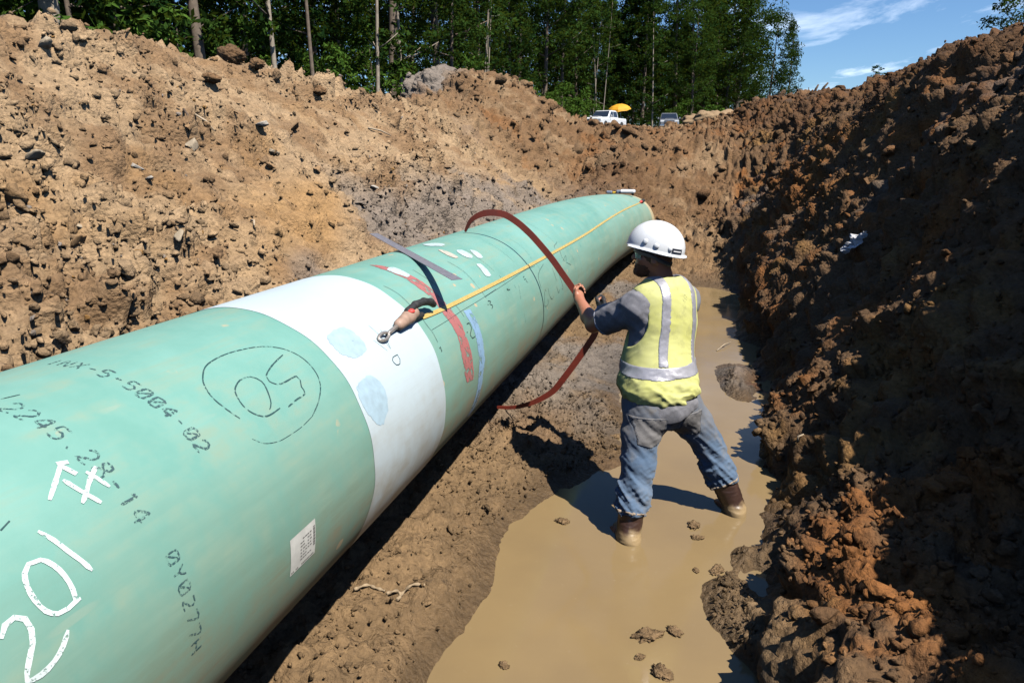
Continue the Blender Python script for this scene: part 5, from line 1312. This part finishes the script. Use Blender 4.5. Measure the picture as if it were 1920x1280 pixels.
g = Vol(np.array(fr(45.2, 2.80, .06)) - .05, np.array(fr(45.2, 2.80, .06)) + .05, .003); g.ell(fr(45.0, 2.80, .058), (.018, .018, .012)); link('button', g.mesh('button'), M_redp, tape)
MB().tube([fr(43.2, 2.70, .022), fr(42.6, 2.62, .016), fr(42.3, 2.585, .014)], [.011, .009, .008], 8).build('neck', M_dull, tape, True)
rg = []
for k in range(17):
    a = 2 * math.pi * k / 16; rg.append(fr(42.1 + 1.5 * math.sin(a), 2.548 + .034 * math.cos(a), .010 + .006 * (1 + math.cos(a))))
MB().tube(rg, .007, 7, False).build('ring_hook', M_dull, tape, True)
# reel end clipped at the far end of the tape
g0 = pt(48.8, 13.25, .01); ml = empty('tape_clip', g0); tag(ml, 'small black and red clip holding the tape at the pipe end', 'clip')
MB().tube([pt(48.5, 13.15, .015) - g0, pt(50.2, 13.5, .03) - g0], [.03, .034], 8).build('clip_body', M_gripb, ml, True)
MB().tube([pt(47.6, 12.98, .012) - g0, pt(48.5, 13.16, .016) - g0], [.022, .026], 8).build('clip_nose', M_redp, ml, True)
# steel rule lying across the top of the pipe
E0, E1 = Vector((-2.065, 4.215, 1.645)), Vector((-1.128, 3.155, 1.566))
A = (E1 - E0); A.normalize(); Wd = Vector((.62, .42, 0)); Wd = (Wd - A * Wd.dot(A)).normalized(); Nu = A.cross(Wd).normalized()
if Nu.z < 0: Nu = -Nu
t = NT('brushed_rule'); c = t.coord('Object')
M_rule = t.done(t.mix(t.ramp(t.noise(c, 40, 5), .3, .7), (.26, .26, .31), (.36, .35, .39)), .42, .55, t.bump(t.noise(c, 160, 3), .2, .002))
cen = (E0 + E1) / 2; L_ = (E1 - E0).length / 2
# rest it on the crown of the pipe
ax_, az_ = pipe_axis(3.8)
m = MB().box((-L_, -.027, -.0012), (L_, .027, .0012), .0, Matrix((A, Wd, Nu)).transposed().to_4x4())
rule = m.build('steel_rule', M_rule); rule.location = cen; tag(rule, 'grey steel rule laid across the top of the pipe, sticking out behind', 'ruler')
m = MB()
for k in range(46):
    u = -L_ + .03 + k * (2 * L_ - .06) / 45; m2 = .018 if k % 5 == 0 else .008
    m.box((u - .0012, .026 - m2, .0013), (u + .0012, .026, .0016), 0, Matrix((A, Wd, Nu)).transposed().to_4x4())
sc_ = m.build('graduation', plain('rule_marks', (.08, .08, .09), .5), rule); sc_['kind'] = 'stuff'
# tools left on top of the far pipe end
tz = pt(88, 13.1, 0); tl = empty('level_tool', tz); tag(tl, 'white and grey hand tool with yellow clip on the far pipe end', 'tool')
M_tw = plain('tool_white', (.62, .64, .66), .4); M_ty = plain('tool_yellow', (.60, .38, .03), .5); M_tb = plain('tool_blue_grey', (.16, .19, .25), .5)
MB().box((-.02, -.10, .02), (.24, .10, .085), .02).build('casing', M_tw, tl)
MB().box((-.09, -.06, .012), (-.005, .06, .075), .015).build('hinge', M_tb, tl)
MB().box((-.16, -.03, .008), (-.095, .03, .045), .01).build('clip', M_ty, tl)
MB().box((-.27, -.035, .008), (-.165, .035, .06), .014).build('grip', M_tb, tl)

# ------------------------------------------------------------------ debris in the mud
def surf(x, y):
    j = int(np.clip(np.searchsorted(gx, x), 1, NX - 1)); i = int(np.clip(np.searchsorted(gy, y), 1, NY - 1)); k = i * NX + j
    return P1[k].copy(), Nn[k].copy()
def nearest(x, y, z):
    d2 = ((P1[vis_i] - np.array([x, y, z])) ** 2).sum(1); k = vis_i[d2.argmin()]; return P1[k].copy(), Nn[k].copy()
vis_i = np.where(vis)[0]
# crumpled white paper on the right wall
M_pap = plain('crumpled_paper', (.55, .55, .57), .7, 0, .1, 20)
def seen_at(px, py):
    """where the line of sight through a picture point meets the ground"""
    d = np.array([(px - 960) / 1350.0, -(py - 640) / 1350.0, 1.0]); a, p = R(YAW), R(PITCH)
    Fh = np.array([-math.sin(a), math.cos(a), 0]); Rt = np.array([math.cos(a), math.sin(a), 0]); Zu = np.array([0, 0, 1.0])
    D = d[0] * Rt + d[1] * (Fh * math.sin(p) + Zu * math.cos(p)) + d[2] * (Fh * math.cos(p) - Zu * math.sin(p)); D /= np.linalg.norm(D)
    Q = P1[vis_i] - np.array([0, 0, CAM_H]); t_ = Q @ D; off = np.linalg.norm(Q - t_[:, None] * D, axis=1) / np.maximum(t_, .1)
    ok = np.where((off < .004) & (t_ > .5))[0]
    if len(ok) == 0: ok = np.array([off.argmin()])
    k = vis_i[ok[t_[ok].argmin()]]; return P1[k].copy(), Nn[k].copy()
def crumple(name, c, n, L, W_, seed, mat, label, cat, amp=.03, dirv=None):
    rs_ = np.random.RandomState(seed); n = n / np.linalg.norm(n); u = np.array(dirv if dirv is not None else [1, .3, 0], float); u -= n * (u @ n); u /= np.linalg.norm(u); w_ = np.cross(n, u)
    a_, b_ = 14, 8; vs = []
    for i in range(a_ + 1):
        for k in range(b_ + 1):
            s_, q_ = i / a_ - .5, k / b_ - .5; wd = W_ * (1 - .6 * abs(s_ * 2) ** 1.5)
            p = c + u * L * s_ + w_ * wd * q_ + n * (.012 + amp * abs(fbm(np.array([[s_ * 3 + seed, q_ * 3, 0.0]]), 1.6, 2, seed)[0]) * 2.2)
            vs.append(p + rs_.normal(size=3) * .003)
    fs = [(i * (b_ + 1) + k, i * (b_ + 1) + k + 1, (i + 1) * (b_ + 1) + k + 1, (i + 1) * (b_ + 1) + k) for i in range(a_) for k in range(b_)]
    o = MB().add(vs, fs).build(name, mat); sm = o.modifiers.new('thickness', 'SOLIDIFY'); sm.thickness = .002; return tag(o, label, cat)
c, n = seen_at(1606, 460); crumple('crumpled_paper', c, n + np.array([-.4, -.5, .2]), .26, .13, 3, M_pap, 'crumpled white paper scrap lying on the dark right trench wall', 'paper', .05, (.8, -.2, .6))
# pale frayed roots on the mud strip
M_root = plain('pale_root', (.27, .20, .125), .85, 0, .25, 40)
for pts_, lab in (((( 668, 1106), (690, 1098), (705, 1100), (722, 1108)), 'pale frayed root lying on the mud strip, left piece'), ((( 728, 1118), (740, 1108), (752, 1120), (742, 1128), (758, 1112), (775, 1106), (800, 1106)), 'pale curled root strip on the mud beside the puddle, right piece')):
    P_ = [seen_at(*q)[0] + np.array([0, 0, .012]) for q in pts_]; m = MB(); P_ = catmull(P_, 5)
    m.tube(P_, [.007 * (1 + .45 * math.sin(i * 1.7)) for i in range(len(P_))], 6); o = m.build('root', M_root, None, True); tag(o, lab, 'root')
# sticks on the left bank and on the crest
M_stick2 = plain('dry_stick', (.33, .26, .18), .85, 0, .3, 25); M_stick3 = plain('dark_stick', (.09, .06, .04), .9, 0, .3, 25)
for a, b, r_, mat, lab in (((692, 240), (735, 254), .012, M_stick2, 'pale straight stick lying on the left bank near the grey clay heap'), ((368, 218), (405, 250), .010, M_stick2, 'thin forked dry twig sticking out of the middle of the left bank'), ((345, 205), (352, 240), .010, M_stick3, 'dark twig beside the forked dry twig on the left bank'),
    ((470, 412), (478, 432), .010, M_stick2, 'short pale twig near the foot of the left bank'), ((1495, 830), (1512, 818), .008, M_stick2, 'short pale twig on the right wall above the shaded water'), ((1385 - 40, 655), (1372, 640), .006, M_stick2, 'tiny pale straw at the edge of the water behind the worker')):
    p, n1_ = seen_at(*a); q, n2_ = seen_at(*b); p = p + n1_ * .012; q = q + n2_ * .03; mid_ = (p + q) / 2 + n1_ * .02
    o = MB().tube([p, mid_, q], [r_, r_ * .9, r_ * .5], 7).build('stick', mat, None, True); tag(o, lab, 'stick')
for px0, px1, lab in ((1528, 1536, 'dark broken branch poking up from the right crest, left one'), (1540, 1554, 'dark broken branch poking up from the right crest, right one')):
    x, y = polar(px0, 27); z_ = ground_z(x, y); x2, y2 = polar(px1, 27)
    o = MB().tube([(x, y, z_ - .1), ((x + x2) / 2, y, z_ + .12), (x2, y2, z_ + .26)], [.05, .04, .025], 7).build('branch', M_stick3, None, True); tag(o, lab, 'branch')
# stones one can pick out on the left bank
M_stone = plain('pale_stone', (.29, .235, .165), .8, 0, .2, 12, .4, 50); M_stone_g = plain('grey_stone', (.33, .30, .26), .8, 0, .2, 12, .4, 50); M_stone_o = plain('ochre_stone', (.27, .165, .08), .8, 0, .2, 12, .4, 50)
rocks = []
for i in range(6):
    v_, f_ = rock_shape(2, 300 + i, .25, 7); rocks.append(np_mesh('stone', v_ * np.array([1, 1, .9]), f_, False))
for k, (px, py, s_, mat, lab) in enumerate(((485, 232, .085, M_stone_g, 'pale grey white stone in the middle of the left bank'), (362, 270, .10, M_stone, 'blocky tan stone left of the pale grey stone on the bank'), (510, 308, .085, M_stone_o, 'rounded ochre stone right of centre on the left bank'),
    (65, 292, .075, M_stone, 'flat pale stone at the far left edge of the bank'), (20, 374, .075, M_stone, 'light angular stone low at the left picture edge'), (258, 308, .06, M_stone_g, 'small grey stone left of centre on the bank'), (280, 340, .04, M_stone_g, 'tiny white stone in the smooth patch of the left bank'),
    (355, 240, .06, M_stone_o, 'small brown stone above the blocky tan stone'), (160, 430, .07, M_stone, 'tan stone near the pipe at the lower left bank'), (138, 455, .065, M_stone_o, 'ochre stone close above the pipe at the left'), (330, 440, .06, M_stone, 'pale stone just above the white pipe coating'), (510, 282, .07, M_stone, 'tan stone above the rounded ochre stone'),
    (90, 85, .08, M_stone, 'large sandy stone high on the left bank near the crest'), (600, 315, .08, M_stone_o, 'brown stone halfway between pipe and crest'), (700, 345, .07, M_stone_g, 'dark wedge shaped stone above the smooth clay face'))):
    p, n_ = seen_at(px, py); me_ = rocks[k % 6].copy(); o = link('stone', me_, mat); o.location = Vector(p + n_ * s_ * .12); o.scale = (s_ * .8, s_ * .8, s_ * .75); o.rotation_euler = (.3 * math.sin(k * 3.1), .3 * math.cos(k * 2.3) - .55, k * 2.1)
    tag(o, lab, 'stone')
# lumps of mud standing in the water
G2 = 'lumps of mud standing in the puddle'
for k, (px, py, s_, lab) in enumerate(((1055, 978, .035, 'small mud lump in the puddle left of the boots'), (1300, 985, .040, 'mud lump in the puddle between the boots and the wall'), (1308, 1008, .03, 'flat mud lump just below the one between the boots'), (1305, 1070, .02, 'tiny mud lump in the middle of the puddle'), (1215, 1192, .055, 'wet mud lump in the lower part of the puddle'), (1265, 1185, .035, 'low mud lump right of the wet one in the lower puddle'), (1200, 1232, .022, 'smallest mud lump near the bottom of the puddle'), (1240, 1262, .045, 'mud lump at the bottom edge of the puddle'), (1152, 820, .045, 'mud lump left of the worker\'s legs at the water edge'), (945, 1248, .022, 'round mud blob at the lower left of the puddle'), (1345, 1070, .04, 'mud lump at the right side of the puddle below the far boot'))):
    d = np.array([(px - 960) / 1350.0, -(py - 640) / 1350.0, 1.0]); a, p_ = R(YAW), R(PITCH)
    Fh = np.array([-math.sin(a), math.cos(a), 0]); Rt = np.array([math.cos(a), math.sin(a), 0]); D = d[0] * Rt + d[1] * (Fh * math.sin(p_) + np.array([0, 0, math.cos(p_)])) + Fh * math.cos(p_) - np.array([0, 0, math.sin(p_)])
    q = np.array([0, 0, CAM_H]) + D * (CAM_H / -D[2])
    v_, f_ = ico(3); v_ = v_ * (.75 + .5 * fbm(v_ + k, 2.2, 3, 500 + k) + .35 * np.abs(vnoise(v_ + k, 6, 600 + k)))[:, None]; me_ = np_mesh('mud_lump', v_ * np.array([1.25, .9, .42]) * s_, f_, True); vcol(me_, 'soil', np.tile(MUD * .85, (len(v_), 1))); vfloat(me_, 'wet', np.full(len(v_), .9))
    o = link('mud_lump', me_, M_soil); o.location = (q[0], q[1], .004); o.rotation_euler = (0, 0, k * 1.7); tag(o, lab, 'mud lump', G2)

# heaps and big clods that stand out on the crest
def heap(name, c, r, seed, colour, label, cat, sub=5, rough=.5):
    v_, f_ = ico(sub); w_ = v_ * (.8 + .35 * rough * fbm(v_ + seed, 1.4, 3, seed) + .24 * np.abs(vnoise(v_ + seed, 2.6, seed + 1)) + .11 * np.abs(vnoise(v_ + seed, 6.5, seed + 2)) + .05 * np.abs(vnoise(v_ + seed, 14, seed + 3)))[:, None]
    P_ = w_ * np.array(r); me_ = np_mesh(name, P_, f_, False)
    vcol(me_, 'soil', np.tile(colour, (len(v_), 1)) * (1 + .18 * fbm(v_ + seed, 2.5, 3, seed + 9))[:, None]); vfloat(me_, 'wet', np.zeros(len(v_)))
    o = link(name, me_, M_soil); o.location = c; return tag(o, label, cat)
x, y = polar(815, 17.6); heap('clay_heap', (x, y, 3.30), (.74, .8, .78), 3, CLAY * 1.0, 'grey clay heap at the left end of the brown mound', 'clay heap')
x, y = polar(1340, 46); heap('dirt_heap', (x, y, 3.75), (1.9, 1.5, .85), 8, SAND * .85, 'pale dirt heap in front of the half hidden white vehicle', 'dirt heap', 4)
for k, (px, py, s_, lab) in enumerate(((442, 112, .15, 'large dark clod sitting on the crest of the left bank'), (395, 148, .07, 'angular brown clod below the crest of the left bank'), (480, 120, .09, 'tan clod right of the large dark crest clod'), (600, 168, .08, 'broken brown clod on the crest left of the grey clay heap'))):
    p, n_ = seen_at(px, py); o = heap('clod', Vector(p + n_ * s_ * .3), (s_ * 1.2, s_, s_ * .75), 20 + k, BROWN * (1.0 if k else .7), lab, 'clod', 3, 1.0); o.rotation_euler = (0, 0, k * 1.1)
if False: print('TRIS', sum(sum(len(p.vertices) - 2 for p in me.polygons) if len(me.polygons) < 5000 else len(me.loops) - 2 * len(me.polygons) for me in bpy.data.meshes))
